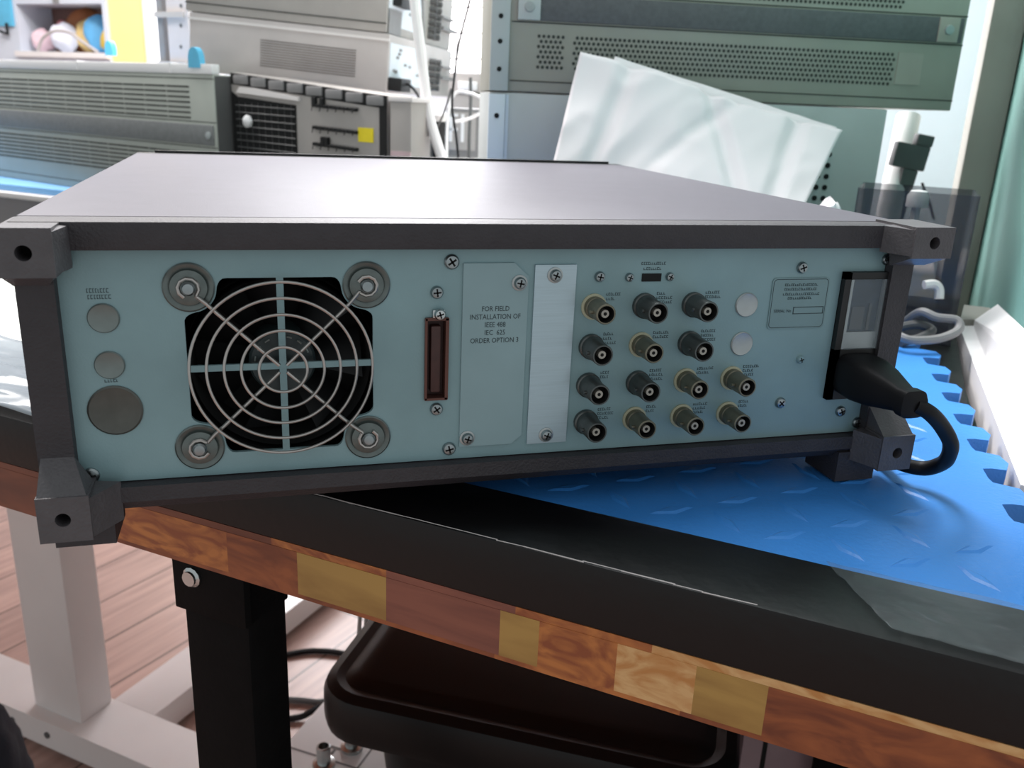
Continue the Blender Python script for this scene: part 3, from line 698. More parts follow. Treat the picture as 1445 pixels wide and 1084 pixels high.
# ---- unit with fan grille and terminal rows
FA = TA + math.radians(-9.49)
fdir = Vector((math.cos(FA), math.sin(FA), 0))
FL = UV(-0.655, 0.868) - fdir * 0.046; FLen = 0.352
t, T = gear('equipment_case', 'grey unit with dark fan grille, black terminal rows and yellow sticker', 'equipment case', FL, FA, FLen, 0.3, lz0, 0, m_gearB2)
hL, hR = 0.207, 0.1795
X0 = 0.041; hX = hL - (hL - hR) * X0 / FLen
M().prism([(X0, 0), (FLen, 0), (FLen, hR), (X0, hX)], 0, 0.06, T).build('case_body', m_gearB2, t, smooth=False)
M().prism([(X0 + .001, 0.004), (0.0535, 0.004), (0.0535, 0.170), (X0 + .001, 0.176)], -0.0015, 0.001, T).build('side_recess', m_dark, t)
gx0, gx1, gz0, gz1 = 0.0535, 0.180, 0.01, 0.169
M().prism([(gx0, gz0), (gx1, gz0), (gx1, gz1 - 0.008), (gx0, gz1)], -0.001, 0.001, T).build('fan_opening', m_dark, t)
gw = M()
for k in range(16):
    z = gz0 + 0.004 + k * 0.0102
    if z < gz1 - 0.004: gw.tube([T @ Vector((gx0, -0.004, z)), T @ Vector((gx1, -0.004, z - 0.002))], 0.0010, 6)
for k in range(9): gw.tube([T @ Vector((gx0 + 0.006 + k * 0.014, -0.0025, gz0)), T @ Vector((gx0 + 0.006 + k * 0.014, -0.0025, gz1 - 0.008))], 0.0004, 5)
gw.build('fan_grille', m_dgrey, t)
M().prism([(gx0 + 0.004, gz1 + 0.006), (gx1 + 0.010, gz1 - 0.002), (gx1 + 0.010, gz1 + 0.003), (gx0 + 0.040, gz1 + 0.013), (gx0 + 0.012, gz1 + 0.014)], -0.006, 0.0, T).build('grille_hood', m_white, t)
M().lathe([(0.010, 0), (0.009, 0.004), (0.005, 0.007), (0, 0.008)], T @ Matrix.Translation((0.080, -0.004, 0.134)) @ Matrix.Rotation(PI / 2, 4, 'X'), 7).build('white_tag', m_pvc, t)
tr = M(); random.seed(3)
for rz in (0.160, 0.130, 0.107):
    for k in range(11):
        x = 0.216 + k * 0.0078; hh = 0.0045 + 0.009 * (random.random() < 0.45 and k < 4)
        tr.box(x, x + 0.0074, -0.006, 0.0, rz - k * 0.0003, rz + hh - k * 0.0003, T, 0.0008, 1)
        if k % 2 == 0: tr.tube([T @ Vector((x, -0.004, rz)), T @ Vector((x + 0.003, -0.008, rz - 0.005))], 0.0008, 5)
tr.build('terminal_row', m_dark, t)
M().box(0.301, 0.329, -0.001, 0.0, 0.117, 0.136, T).build('sticker', m_yst, t)
M().box(FLen - 0.011, FLen + 0.001, -0.002, 0.0, 0, hR, T).build('edge_strip', m_dark, t)
pdz = M()
for k in range(8):
    x = 0.048 + k * 0.0385; z = hL - (hL - hR) * x / FLen
    pdz.box(x, x + 0.032, -0.003, 0.03, z - 0.0165, z - 0.003, T, 0.003)
pdz.build('rubber_pads', m_grey, t)
pb2 = M().prism([(X0, hX - 0.017), (FLen, hR - 0.017), (FLen, hR - 0.001), (X0, hX - 0.001)], -0.0008, 0.002, T)
pb2.build('dark_joint', m_dark, t)

# ---- middle unit with vent, and the one on top (stack leans slightly)
tilt = math.radians(4.0)
MA = TA + math.radians(15.0)
mdir = Vector((math.cos(MA), math.sin(MA), 0)); Mc = UV(-0.440, 0.958)
zR = 0.1665 + Z0
ML = Mc - mdir * 0.318
def mid_unit(name, label, zr, h, m):
    L = 0.318; zl = zr + math.tan(tilt) * L
    return gear(name, label, 'equipment case', ML, MA, L, 0.22, zl, 0, m, tilt)
ML_ = 0.318
t, T = mid_unit('equipment_case', 'beige equipment case with square louvred vent above the fan unit', zR + 0.002, 0.09, m_gearB)
M().box(0, ML_, 0, 0.42, 0.0, 0.0845, T, 0.003).build('case_body', m_gearB, t)
vv = M()
for k in range(11): vv.box(0.116, 0.268, -0.0006, 0.0006, 0.018 + k * 0.0037, 0.0196 + k * 0.0037, T)
vv.build('vent_slots', m_vents, t)
M().box(0.0, ML_, -0.0015, 0.0, 0.074, 0.0775, T).build('lip', m_white, t)
def rear_side(t, T, z0, z1, seed):
    pnl = M().box(ML_, ML_ + 0.0015, 0.006, 0.19, z0 + 0.012, z1 - 0.012, T).build('rear_plate', m_wallw, t)
    dt = M(); random.seed(seed)
    for k in range(9):
        y, z = random.uniform(0.02, 0.16), random.uniform(z0 + 0.02, z1 - 0.02); dt.box(ML_ + 0.0015, ML_ + 0.0025, y, y + 0.012, z, z + 0.004, T)
    dt.build('port_marks', m_grey, pnl)
    cr = M()
    for r0 in range(2):
        for k in range(int((z1 - z0 - 0.02) / 0.011)): cr.lathe([(0.005, 0), (0.005, 0.012), (0.003, 0.012), (0.003, 0.004)], T @ Matrix.Translation((ML_, 0.25 + r0 * 0.035, z0 + 0.014 + k * 0.011)) @ Matrix.Rotation(PI / 2, 4, 'Y'), 10)
    cr.build('port_column', m_dgrey, t)
    M().box(ML_, ML_ + 0.012, 0.31, 0.415, z0 + 0.03, z0 + 0.036, T).box(ML_, ML_ + 0.010, 0.31, 0.40, z0 + 0.050, z0 + 0.054, T).build('rear_rail', m_grey, t)
rear_side(t, T, 0, 0.0845, 8)
M().box(ML_, ML_ + 0.022, 0.004, 0.060, 0.004, 0.024, T, 0.003).build('black_plug', m_black, t)
t, T = mid_unit('equipment_case', 'plain grey equipment case on top of the louvred beige case', zR + 0.0875, 0.11, m_gearB2)
M().box(0, ML_, 0, 0.42, 0.0, 0.14, T, 0.003).build('case_body', m_gearB2, t)
M().box(0, ML_, -0.0012, 0.0, 0.012, 0.0135, T).build('seam', m_vent, t)
rear_side(t, T, 0, 0.14, 12)
M().box(ML_, ML_ + 0.0025, 0.006, 0.07, 0.0, 0.035, T).build('corner_plate', m_grey, t)
M().box(ML_, ML_ + 0.016, 0.02, 0.085, 0.040, 0.058, T, 0.003).build('black_plug', m_black, t)

# ---- right rack: pale lower case, grey upper case with strap
RA = math.atan2(0.503 - 0.5929, 0.8514 - 0.3248)
RL = Vector((0.3248, 0.5929, 0))
t, T = gear('equipment_case', 'pale blue-grey equipment case behind the crumpled paper', 'equipment case', RL, RA, 0.46, 0.32, TOP + 0.001, 0, m_gearL)
hh = 0.1985 + 0.001
M().box(0.0, 0.458, 0, 0.15, 0.0, hh, T, 0.002).build('case_body', m_gearL, t)
M().box(0.0, 0.018, -0.003, 0.0, 0.0, hh - 0.002, T, 0.0008).box(0.0185, 0.022, -0.001, 0.0, 0.0, hh - 0.002, T).build('rack_flange', m_wallw, t)
dt = M()
for z in (0.03, 0.075, 0.125, 0.175): dt.lathe([(0.0028, 0), (0.0028, 0.0005), (0, 0.0005)], T @ Matrix.Translation((0.009, -0.003, z)) @ Matrix.Rotation(PI / 2, 4, 'X'), 10)
dt.build('flange_holes', m_dark, t)
vh = M()
for r0 in range(7):
    for k in range(3): vh.lathe([(0.0032, 0), (0.0032, 0.0006), (0, 0.0006)], T @ Matrix.Translation((0.375 + k * 0.0105, -0.0002, 0.085 + r0 * 0.0125)) @ Matrix.Rotation(PI / 2, 4, 'X'), 10)
vh.build('vent_holes', m_dark, t)
t, T = gear('equipment_case', 'large grey equipment case with perforated side and dark strap handle, top right', 'equipment case', RL, RA, 0.54, 0.32, TOP + 0.0025 + hh, 0, m_gearR)
UH = 0.200
M().box(0.0, 0.534, 0, 0.15, 0.0, UH, T, 0.0015).build('case_body', m_gearR, t)
M().box(0.0, 0.020, -0.003, 0.0, 0.0, UH, T, 0.0008).build('rack_flange', m_gearL, t)
dt = M()
for z in (0.022, 0.05, 0.075, 0.105, 0.13): dt.lathe([(0.0026, 0), (0.0026, 0.0005), (0, 0.0005)], T @ Matrix.Translation((0.010, -0.003, z)) @ Matrix.Rotation(PI / 2, 4, 'X'), 10)
dt.build('flange_holes', m_dark, t)
M().box(0.028, 0.530, -0.003, 0.0, 0.0725, 0.0985, T, 0.001).build('carry_strap', m_gearRd, t)
for x in (0.028, 0.5): M().box(x, x + 0.024, -0.0045, -0.002, 0.0725, 0.0985, T, 0.001).build('strap_end', m_gearR if x > 0.1 else m_gearL, t)
for x in (0.04, 0.512): M().lathe([(0.0055, 0), (0.005, 0.002), (0, 0.0025)], T @ Matrix.Translation((x, -0.0045, 0.0855)) @ Matrix.Rotation(PI / 2, 4, 'X'), 14).build('strap_screw', m_plugl, t)
vh = M()
for zb, rows, x1 in ((0.026, 7, 0.455), (0.1065, 9, 0.455)):
    for r0 in range(rows):
        z = zb + r0 * 0.0052
        k = 0; x = 0.052 + (0.0026 if r0 % 2 else 0)
        while x < x1:
            if not (0.079 < x < 0.089):
                c_ = Matrix.Translation((x, -0.0004, z)); v = vh._v([(0.0019 * math.cos(2 * PI * q / 6), 0, 0.0019 * math.sin(2 * PI * q / 6)) for q in range(6)], T @ c_)
                vh._f(v)
            x += 0.0052
vh.build('perforation', m_vent, t)
sm = M()
for z in (0.0700, 0.1000, 0.0105): sm.box(0.022, 0.534, -0.0005, 0.001, z, z + 0.0011, T)
sm.build('seam', m_vent, t)
M().box(0.460, 0.490, -0.0008, 0.0, 0.026, 0.060, T).build('side_label', m_gearR, t)

# ---- things between the stacks
t = thing('adapter_box', 'beige box with a pinkish panel right of the fan unit', 'box', (FL.x + fdir.x * (FLen + 0.02), FL.y + fdir.y * (FLen + 0.02), TOP + 0.0125), FA + 0.12)
pb_ = FL + fdir * (FLen + 0.006); Tb = Matrix.Translation((pb_.x, pb_.y, TOP + 0.013)) @ Matrix.Rotation(FA + 0.12, 4, 'Z')
bpy.context.view_layer.update()
M().box(0, 0.034, 0, 0.05, 0, 0.172, Tb, 0.002).build('box_body', m_gearB2, t)
M().box(0.002, 0.034, -0.001, 0, 0.0, 0.108, Tb).build('pink_panel', m_pink, t)
M().box(0.010, 0.026, -0.002, -0.001, 0.082, 0.098, Tb).build('label_plate', m_white, t)
M().box(-0.001, 0.037, -0.002, 0.05, 0.172, 0.178, Tb, 0.001).build('box_lid', m_white, t)
for k, (px, dpt, r, h, lb) in enumerate(((594, 1.46, 0.019, 0.152, 'black can with pale cap beside the beige box'), (620, 1.5, 0.016, 0.142, 'black can with pale cap right of the thick white cable'))):
    p = at(px, 200, dpt); t = thing('capacitor_can', lb, 'can', (p.x, p.y, TOP + 0.0125))
    Tc = Matrix.Translation((p.x, p.y, TOP + 0.0125))
    M().lathe([(r, 0), (r, h), (r * 0.9, h + 0.002), (0, h + 0.002)], Tc, 24).build('can_body', m_black, t)
    M().lathe([(r * 1.02, h), (r * 1.02, h + 0.010), (r * 0.8, h + 0.014), (0, h + 0.014)], Tc, 24).build('cap', m_white, t)
t = thing('equipment_case', 'small grey case with plugged leads left of the pale rack flange', 'equipment case', (at(660, 200, 1.62).x, at(660, 200, 1.62).y, TOP))
p = at(630, 150, 1.62); Tg = Matrix.Translation((p.x, p.y, TOP + 0.001)) @ Matrix.Rotation(RA - 0.15, 4, 'Z')
M().box(0, 0.12, 0, 0.10, 0, 0.175, Tg, 0.002).build('case_body', m_grey, t)
M().box(0.004, 0.055, -0.002, 0, 0.10, 0.168, Tg).box(0.0, 0.1, -0.0015, 0, 0.085, 0.088, Tg).build('face_plate', m_gearB2, t)
wf = M()
for x in (0.006, 0.028): wf.box(x, x + 0.006, -0.004, 0, 0.115, 0.165, Tg)
wf.box(0.006, 0.022, -0.004, 0, 0.160, 0.165, Tg).box(0.006, 0.022, -0.004, 0, 0.135, 0.140, Tg)
wf.build('white_rail', m_pvc, t)
for z in (0.072, 0.034): M().box(0.012, 0.036, -0.016, 0, z, z + 0.009, Tg, 0.002).build('plug', m_black, t)
p = at(640, 100, 1.80); t = thing('equipment_case', 'low pale case standing under the bright window left of the rack flange', 'equipment case', (p.x, p.y, TOP))
Tg = Matrix.Translation((p.x, p.y, TOP + 0.0125)) @ Matrix.Rotation(RA - 0.2, 4, 'Z')
M().box(-0.01, 0.13, 0.0, 0.08, 0, 0.232, Tg, 0.002).build('case_body', m_gearB2, t)
M().box(-0.008, 0.128, -0.002, 0.0, 0.19, 0.194, Tg).build('seam', m_vent, t)
M().box(0.01, 0.05, -0.003, 0.0, 0.198, 0.215, Tg, 0.001).build('bright_strip', m_pvc, t)

def cable(name, label, pts, r, m, group=None):
    o = M().tube(spline([at(*p) for p in pts], 8), r, 10).build(name, m); tag(o, label, 'cable', group); return o
cable('cable', 'thick white cable hanging down between the equipment stacks', [(580, -60, 1.16), (585, 0, 1.17), (592, 60, 1.18), (598, 110, 1.19), (606, 165, 1.2), (622, 218, 1.21), (650, 300, 1.22)], 0.0072, m_pvc)
cable('cable', 'black cable crossing the bright window edge', [(672, -40, 1.25), (662, 5, 1.26), (648, 60, 1.27), (641, 110, 1.28), (638, 150, 1.28), (644, 195, 1.28), (650, 260, 1.28)], 0.0018, m_cord)
cable('cable', 'thin grey cable slanting from the black cable to the bench', [(637, 125, 1.29), (626, 160, 1.3), (612, 190, 1.31), (596, 225, 1.32), (580, 270, 1.33)], 0.0016, m_dgrey)
cable('cable', 'grey cable hanging straight beside the thick white cable', [(594, -40, 1.3), (597, 20, 1.3), (598, 60, 1.3), (600, 120, 1.3), (603, 170, 1.3), (605, 260, 1.3)], 0.0022, m_grey)
cable('cable', 'black lead from the plug of the louvred case', [(572, 117, 1.385), (580, 122, 1.33), (590, 135, 1.3), (596, 160, 1.29), (597, 200, 1.29), (596, 260, 1.3)], 0.0022, m_cord)
cable('cable', 'white looped cable beside the pale rack flange', [(640, 172, 1.4), (660, 168, 1.4), (680, 158, 1.39), (686, 148, 1.38), (678, 138, 1.38), (660, 131, 1.39), (641, 133, 1.4), (632, 165, 1.4), (630, 230, 1.4), (630, 298, 1.4)], 0.0024, m_pvc)
cable('cable', 'dark grey cable hanging just left of the pale rack flange', [(664, 110, 1.5), (664, 150, 1.5), (662, 200, 1.5), (662, 290, 1.5)], 0.003, m_dgrey)

# ---- right corner: pipe, bracket, smoked box, trunking
t = thing('pvc_pipe', 'white plastic pipe standing behind the right rack with dark clamp', 'pipe', (at(1262, 250, 1.16).x, at(1262, 250, 1.16).y, TOP))
p1 = at(1282, 165, 1.17); p0 = downto(p1, at(1256, 290, 1.15), TOP + 0.002)
M().tube([p0, p1], 0.0155, 24).build('pipe_body', m_pvc, t)
Tq = Matrix.Translation(at(1287, 215, 1.13)) @ Matrix.Rotation(RA, 4, 'Z') @ Matrix.Rotation(math.radians(8), 4, 'Y')
M().box(-0.024, 0.022, -0.004, 0.008, -0.021, 0.010, Tq, 0.002).box(0.0, 0.023, -0.004, 0.008, 0.010, 0.024, Tq, 0.002).box(-0.006, 0.015, -0.003, 0.008, -0.200, -0.021, Tq, 0.002).build('clamp', m_dgrey, t)
cable('cable', 'short black lead hanging on the white wall behind the pipe', [(1301, 258, 1.25), (1306, 272, 1.25), (1311, 284, 1.25), (1318, 310, 1.25)], 0.002, m_cord)
sb = thing('smoked_box', 'smoked see-through plastic box right of the instrument holding leads', 'box', UV(0.31, 0.66, TOP), TA)
sm = M()
u0, u1, v0, v1, z0, z1 = 0.262, 0.365, 0.655, 0.74, TOP - 0.011, TOP + 0.128
for bx in ((u0, u1, v0, v0 + 0.002), (u0, u1, v1 - 0.002, v1), (u0, u0 + 0.002, v0, v1), (u1 - 0.002, u1, v0, v1)): sm.box(*bx, z0, z1, MUV)
sm.box(u0, u1, v0, v1, z0, z0 + 0.002, MUV)
sm.build('box_walls', m_smoke, sb)
M().lathe([(0.010, 0), (0.010, 0.010), (0.007, 0.015), (0, 0.016)], MUV @ Matrix.Translation((0.315, 0.70, TOP + 0.111)), 18).lathe([(0.004, -0.09), (0.004, 0)], MUV @ Matrix.Translation((0.315, 0.70, TOP + 0.111)), 8).build('white_bolt', m_pvc, sb)
hk = M().tube(spline([at(1304, 402, .80), at(1318, 401, .80), at(1325, 408, .80), at(1325, 422, .80)], 6), 0.0042, 8).build('lead', m_white); tag(hk, 'short white hooked lead inside the smoked box', 'cable')
cable('cable', 'grey bundled lead looping in front of the smoked box', [(1280, 452, .80), (1300, 440, .78), (1322, 448, .77), (1350, 452, .765), (1352, 466, .76), (1325, 478, .755), (1285, 480, .75), (1262, 470, .76)], 0.0038, m_grey)
cable('cable', 'dark lead coiled under the grey bundled lead', [(1268, 462, .79), (1295, 458, .785), (1315, 466, .78), (1300, 476, .775), (1270, 484, .77)], 0.004, m_dgrey)
def blob(c, rx, ry, rz, seed, amp=0.25, seg=3):
    m = M(); bmesh.ops.create_icosphere(m.b, subdivisions=seg, radius=1.0)
    for v in m.b.verts:
        k = 1 + amp * noise.noise(v.co * 1.8 + Vector((seed, 0, 0))) + amp * 0.5 * noise.noise(v.co * 5 + Vector((0, seed, 0)))
        v.co = Vector((c[0] + v.co.x * rx * k, c[1] + v.co.y * ry * k, c[2] + v.co.z * rz * k))
    return m
p = at(1162, 300, .80); o = blob((p.x, p.y, (p.z + TOP) / 2 + 0.004), 0.030, 0.022, (p.z - TOP) / 2 + 0.002, 3, 0.3, 4).build('plastic_bag', m_paper, ang=60)
tag(o, 'crumpled white bag showing just over the right edge of the instrument cover', 'bag')
tk = thing('cable_trunking', 'white plastic trunking along the teal wall at the right', 'trunking', UV(0.41, 0.4, TOP - .03), TA)
M().flat([(0.373, 0.715), (0.389, 0.29), (0.4045, 0.29), (0.4045, 0.735)], TOP - 0.030, TOP - 0.002, MUV).build('trunk_body', m_pvc, tk, smooth=False)
tm = M()      # cover strip riding up along the wall towards the front
va = tm._v([(0.386, 0.722, TOP - .002), (0.4045, 0.735, TOP - .002), (0.4045, 0.29, TOP - .002), (0.396, 0.29, TOP - .002)], MUV)
vb = tm._v([(0.386, 0.722, TOP + .004), (0.4045, 0.735, TOP + .020), (0.4045, 0.29, TOP + .062), (0.400, 0.29, TOP + .045)], MUV)
tm._f(va[::-1]); tm._f(vb)
for i in range(4): tm._f([va[i], va[(i + 1) % 4], vb[(i + 1) % 4], vb[i]])
tm.build('trunk_cover', m_pvc, tk, smooth=False)
M().flat([(0.373, 0.716), (0.4045, 0.737), (0.4045, 0.80), (0.380, 0.80)], TOP - 0.030, TOP + 0.004, MUV).build('end_cap', m_jamb, tk, smooth=False)

# ================================================================== FAR BACKGROUND, LEFT
def ray_v(px, py, v):
    """point of the plane v = const (bench frame) in that direction"""
    a = at(px, py, 1.0) - CAM; cv = CAM.dot(DV); return CAM + a * ((v - cv) / a.dot(DV))
def uvz(p): return (p.dot(DU), p.dot(DV), p.z)
cb = thing('storage_cabinet', 'white storage cabinet with an open shelf at top left', 'cabinet', UV(-2.85, 2.5, 0), TA)
a = uvz(ray_v(30, 72, 2.35)); c = uvz(ray_v(143, 5, 2.35)); uA, uB, zA, zB = a[0], c[0], a[2], c[2]
M().box(uA - 0.30, uA, 2.35, 2.67, 0.05, 1.9, MUV).box(uB, uB + 0.02, 2.35, 2.67, 0.05, 1.9, MUV).box(uA, uB, 2.35, 2.67, 0.05, zA, MUV).box(uA, uB, 2.35, 2.67, zB, 1.9, MUV).box(uA, uB, 2.52, 2.67, zA, zB, MUV).build('cabinet_body', m_cab, cb)
M().box(uA - 0.02, uB + 0.02, 2.335, 2.35, zA - 0.02, zA, MUV).build('shelf_edge', m_white, cb)
M().box(uA + 0.002, uB - 0.002, 2.51, 2.52, zA + 0.001, zB - 0.001, MUV).build('shelf_back', mat('shelf_back', (120, 92, 84), 0.8), cb)
M().box((uA + uB) / 2 - 0.012, (uA + uB) / 2 + 0.012, 2.34, 2.35, zB, 1.9, MUV).build('door_stile', m_grey, cb)
wdt = uB - uA
for k, (fx, w_, h_, rgb, lb, dv) in enumerate(((0.13, 0.05, 0.085, (226, 196, 204), 'pink and white bag at the left end of the open shelf', 0.06), (0.24, 0.04, 0.12, (222, 140, 150), 'rose coloured bag second on the open shelf', 0.16),
        (0.38, 0.055, 0.11, (226, 226, 236), 'white bag in the middle of the open shelf', 0.07), (0.53, 0.05, 0.13, (238, 206, 140), 'pale yellow bag behind the middle of the open shelf', 0.17),
        (0.74, 0.07, 0.14, (104, 180, 230), 'sky blue bag on the right of the open shelf', 0.13), (0.92, 0.038, 0.09, (226, 190, 84), 'mustard bag at the right end of the open shelf', 0.06), (0.50, 0.10, 0.17, (150, 90, 50), 'brown carton-coloured bag at the back of the open shelf', 0.21))):
    p = UV(uA + wdt * fx, 2.375 + dv * 0.55, zA + h_ / 2 + 0.002)
    tag(blob(p, w_ * 0.9, 0.022, h_ / 2, k * 3 + 1, 0.2).build('plastic_bag', mat('bag_%d' % k, rgb, 0.5), ang=60), lb, 'bag', 'bags on the open shelf')
o = M().tube(spline([UV(uA + wdt * f, 2.345, zA + z) for f, z in ((0.22, 0.003), (0.30, 0.05), (0.45, 0.075), (0.62, 0.07), (0.75, 0.04), (0.92, 0.003))], 6), 0.006, 8).build('cable', m_gearB)
tag(o, 'grey cable arched in front of the bags on the open shelf', 'cable')
p = uvz(ray_v(8, 10, 2.34)); o = M().flat([(0, 0)] * 3, 0, 0) if False else M().box(p[0] - 0.10, p[0] + 0.03, 2.340, 2.349, p[2] - 0.07, p[2] + 0.16, MUV, 0.004).build('wall_poster', m_cyan)
tag(o, 'light blue poster on the cabinet door at top left corner', 'poster')
p = uvz(ray_v(9, 44, 2.34)); o = M().tube([UV(p[0] - 0.03, 2.335, p[2]), UV(p[0] + 0.012, 2.335, p[2] - 0.012), UV(p[0] + 0.012, 2.335, p[2] + 0.03)], 0.006, 8).build('door_hook', m_black)
tag(o, 'small black hook on the white cabinet door at top left', 'hook')
a = uvz(ray_v(154, 40, 2.36)); c = uvz(ray_v(206, 40, 2.36))
struct(M().box(uB + 0.021, c[0], 2.36, 2.70, 0, 2.7, MUV).build('trim_2', m_yel))
d2 = uvz(ray_v(220, 40, 2.35))
struct(M().box(c[0] + 0.001, d2[0], 2.35, 2.70, 0, 2.7, MUV).build('trim_3', m_pvc))
# slotted shelf upright beside the stack
su = thing('shelf_upright', 'pale slotted metal shelf upright left of the beige case', 'shelf post', UV(-1.2, 1.40, TOP), TA)
a = uvz(ray_v(222, 40, 1.40)); c = uvz(ray_v(262, 40, 1.40)); d_ = c[0] - a[0]
up_ = M().box(a[0] + d_ * 0.36, c[0] + 0.01, 1.40, 1.43, TOP + .013, 1.6, MUV, 0.002); up_.build('post', m_gearB, su)
M().box(a[0], a[0] + d_ * 0.2, 1.40, 1.43, TOP + .013, 1.6, MUV, 0.002).build('post', m_grey, su)
cb_ = M()
for py in (20, 90): 
    z = uvz(ray_v(230, py, 1.39))[2]; cb_.box(a[0], c[0], 1.394, 1.40, z - 0.006, z + 0.006, MUV)
cb_.build('cross_bar', m_gearB2, su)
dt = M()
for py in (8, 36, 66):
    q = uvz(ray_v(255, py, 1.399)); dt.lathe([(0.004, 0), (0.004, 0.001), (0, 0.001)], MUV @ Matrix.Translation((q[0], 1.40, q[2])) @ Matrix.Rotation(PI / 2, 4, 'X'), 8)
dt.build('post_holes', m_dgrey, su)
for px, py, v, lb in ((156, 70, 1.24, 'cyan plastic clip standing on the case in front of the yellow wall'), (277, 84, 0.846, 'cyan plastic clip on the joint between the two cases')):
    q = uvz(ray_v(px, py, v)); r = 0.011
    pts = [UV(q[0] + r * math.cos(k * PI / 10), v, q[2] - 0.014 + r * 1.6 * math.sin(k * PI / 10)) for k in range(11)]
    m = M(); 
    inner = [(math.cos(k * PI / 10) * r, math.sin(k * PI / 10) * r * 1.6) for k in range(11)]
    poly = [(x, z + 0.0) for x, z in inner] + [(-r, -0.012), (r, -0.012)]
    Tq = MUV @ Matrix.Translation((q[0], v, q[2])); m.prism(poly, -0.006, 0.006, Tq)
    tag(m.build('plastic_clip', m_cyan), lb, 'clip')

# ================================================================== UNDER THE BENCH
lidT = thing('storage_bin', 'black plastic bin with wide rounded lid under the bench', 'bin', UV(0.12, 0.52, 0), TA + math.radians(9))
def lidT_pts(u0, u1, v0, v1, r, n=8):
    p = []
    for cx, cy, a0 in ((u1 - r, v1 - r, 0), (u0 + r, v1 - r, 90), (u0 + r, v0 + r, 180), (u1 - r, v0 + r, 270)):
        for i in range(n): a = math.radians(a0 + 90 * i / (n - 1)); p.append((cx + r * math.cos(a), cy + r * math.sin(a)))
    return p
TL_ = Matrix.Translation(UV(-0.055, 0.302, 0)) @ Matrix.Rotation(TA + math.radians(9), 4, 'Z')
zt = Z0 - 0.335
def loft(m, levels, T):
    rs = [m._v([(x, y, z) for x, y in poly], T) for poly, z in levels]
    for a, c in zip(rs, rs[1:]):
        for i in range(len(a)): m._f([a[i], a[(i + 1) % len(a)], c[(i + 1) % len(a)], c[i]])
    m._f(rs[0][::-1]); m._f(rs[-1])
L_ = M()
def lp(i): return lidT_pts(-0.052 + i, 0.318 - i, -0.012 + i, 0.30 - i, max(0.045 - i, 0.01))
loft(L_, [(lp(0.012), zt - 0.052), (lp(0.002), zt - 0.045), (lp(0.0), zt - 0.036), (lp(0.0), zt - 0.012), (lp(0.003), zt - 0.004), (lp(0.012), zt), (lp(0.020), zt - 0.002), (lp(0.032), zt + 0.004)], TL_)
L_.build('lid', mat('bin_plastic', (9, 8, 9), 0.4, 0, 0.2, 20, 0, 200, 0.3), lidT)
L_ = M(); loft(L_, [(lidT_pts(0.02, 0.26, 0.05, 0.24, 0.04), 0.002), (lidT_pts(-0.012, 0.29, 0.022, 0.27, 0.04), zt - 0.052)], TL_)
L_.build('bin_body', bpy.data.materials['bin_plastic'], lidT)
# white connector panel unit standing on the floor
TP = Matrix.Translation(UV(-0.195, 0.40, 0)) @ Matrix.Rotation(TA + math.radians(4), 4, 'Z')
pt = thing('connector_panel', 'white panel unit with silver connectors low under the bench', 'panel', UV(-0.12, 0.45, 0), TA)
pz = Z0 - 0.52
M().box(-0.028, 0.115, -0.14, 0.10, 0.0, pz, TP, 0.002).build('panel_body', m_pvc, pt)
ln = M().box(-0.03, 0.112, -0.006, -0.004, pz, pz + 0.0005, TP).box(0.062, 0.064, -0.14, 0.06, pz, pz + 0.0005, TP)
for x, y in ((0.02, 0.012), (0.075, 0.035), (0.092, -0.01), (0.09, -0.05), (-0.01, -0.05)): ln.box(x, x + 0.012, y, y + 0.003, pz, pz + 0.0006, TP).box(x + 0.005, x + 0.008, y - 0.009, y, pz, pz + 0.0006, TP)
ln.build('panel_print', m_grey, pt)
for x, y in ((0.028, -0.014), (0.042, 0.020)):
    M().lathe([(0.012, 0), (0.012, 0.004), (0.0075, 0.005), (0.0075, 0.024), (0.0062, 0.025), (0.0055, 0.025), (0.0055, 0.012), (0, 0.012)], TP @ Matrix.Translation((x, y, pz)), 20).build('connector', m_steel, pt)
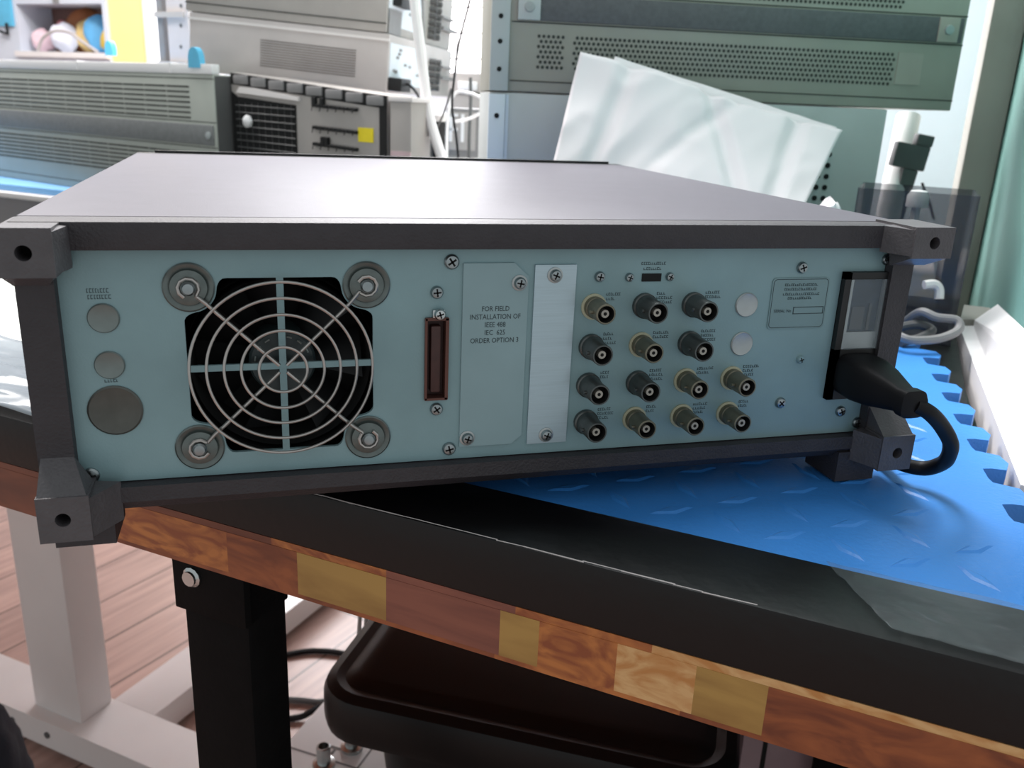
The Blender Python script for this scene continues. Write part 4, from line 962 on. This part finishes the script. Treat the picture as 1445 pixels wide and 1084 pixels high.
# cables on the floor
def floorz(px, py, z): 
    a = at(px, py, 1.0) - CAM; return CAM + a * ((z - CAM.z) / a.z)
o = M().tube(spline([floorz(*p) for p in ((232, 948, .006), (300, 948, .006), (415, 922, .006), (455, 919, .006), (492, 924, .006), (560, 940, .006))], 8), 0.005, 8).build('cable', m_cord); tag(o, 'black cable across the floor behind the black post', 'cable')
o = M().tube(spline([floorz(*p) for p in ((300, 985, .006), (413, 988, .006), (450, 991, .006), (478, 985, .006), (540, 965, .006))], 8), 0.005, 8).build('cable', m_dgrey); tag(o, 'grey cable on the floor left of the black bin', 'cable')
o = M().tube(spline([floorz(*p) for p in ((330, 1020, .006), (413, 1014, .006), (440, 1004, .012), (470, 983, .018), (500, 953, .018), (560, 928, .018))], 8), 0.005, 8).build('cable', m_cord); tag(o, 'black cable curving up from the floor behind the bin', 'cable')
for px, lb in ((506, 'left of two thin grey wires hanging from the bench behind the bin'), (515, 'right of two thin grey wires hanging from the bench behind the bin')):
    o = M().tube(spline([at(px + 3, 850, .98), at(px, 900, .98), at(px - 6, 940, .99), at(px - 14, 975, 1.0)], 6), 0.0024, 8).build('wire', m_gearB2); tag(o, lb, 'wire')
# boxes at the bottom right under the bench
t = thing('computer_tower', 'dark computer tower with a pale strip under the bench at right', 'computer', UV(0.20, 0.46, 0), TA)
p = at(1044, 1075, .86); Tt = Matrix.Translation((p.x, p.y, 0)) @ Matrix.Rotation(math.radians(-16), 4, 'Z')
M().box(0.0, 0.075, 0, 0.18, 0.03, 0.60, Tt, 0.003).build('tower_body', mat('tower', (160, 136, 142), 0.5), t)
M().box(0.020, 0.024, -0.002, 0, 0.03, 0.60, Tt).build('seam', m_dark, t)
M().box(0.048, 0.054, -0.002, 0, 0.4, 0.59, Tt).build('pale_strip', m_plugl, t)
M().box(0.0, 0.075, 0, 0.18, 0.0, 0.03, Tt).build('plinth', m_black, t)
p = at(1163, 1075, .90); Tt = Matrix.Translation((p.x, p.y, 0)) @ Matrix.Rotation(math.radians(-16), 4, 'Z')
tag(M().box(0.0, 0.05, 0, 0.1, 0.0, 0.58, Tt, 0.003).build('white_carton', m_white), 'white carton beside the computer tower under the bench', 'carton')
# dark cloth at the bottom-left corner
p = at(-30, 1084, 1.0); o = blob((p.x, p.y, p.z - 0.02), 0.05, 0.05, 0.11, 5, 0.12, 4).build('cloth_bag', m_navy, ang=80)
tag(o, 'dark navy cloth bag at the bottom left corner', 'bag')
bpy.context.view_layer.update()
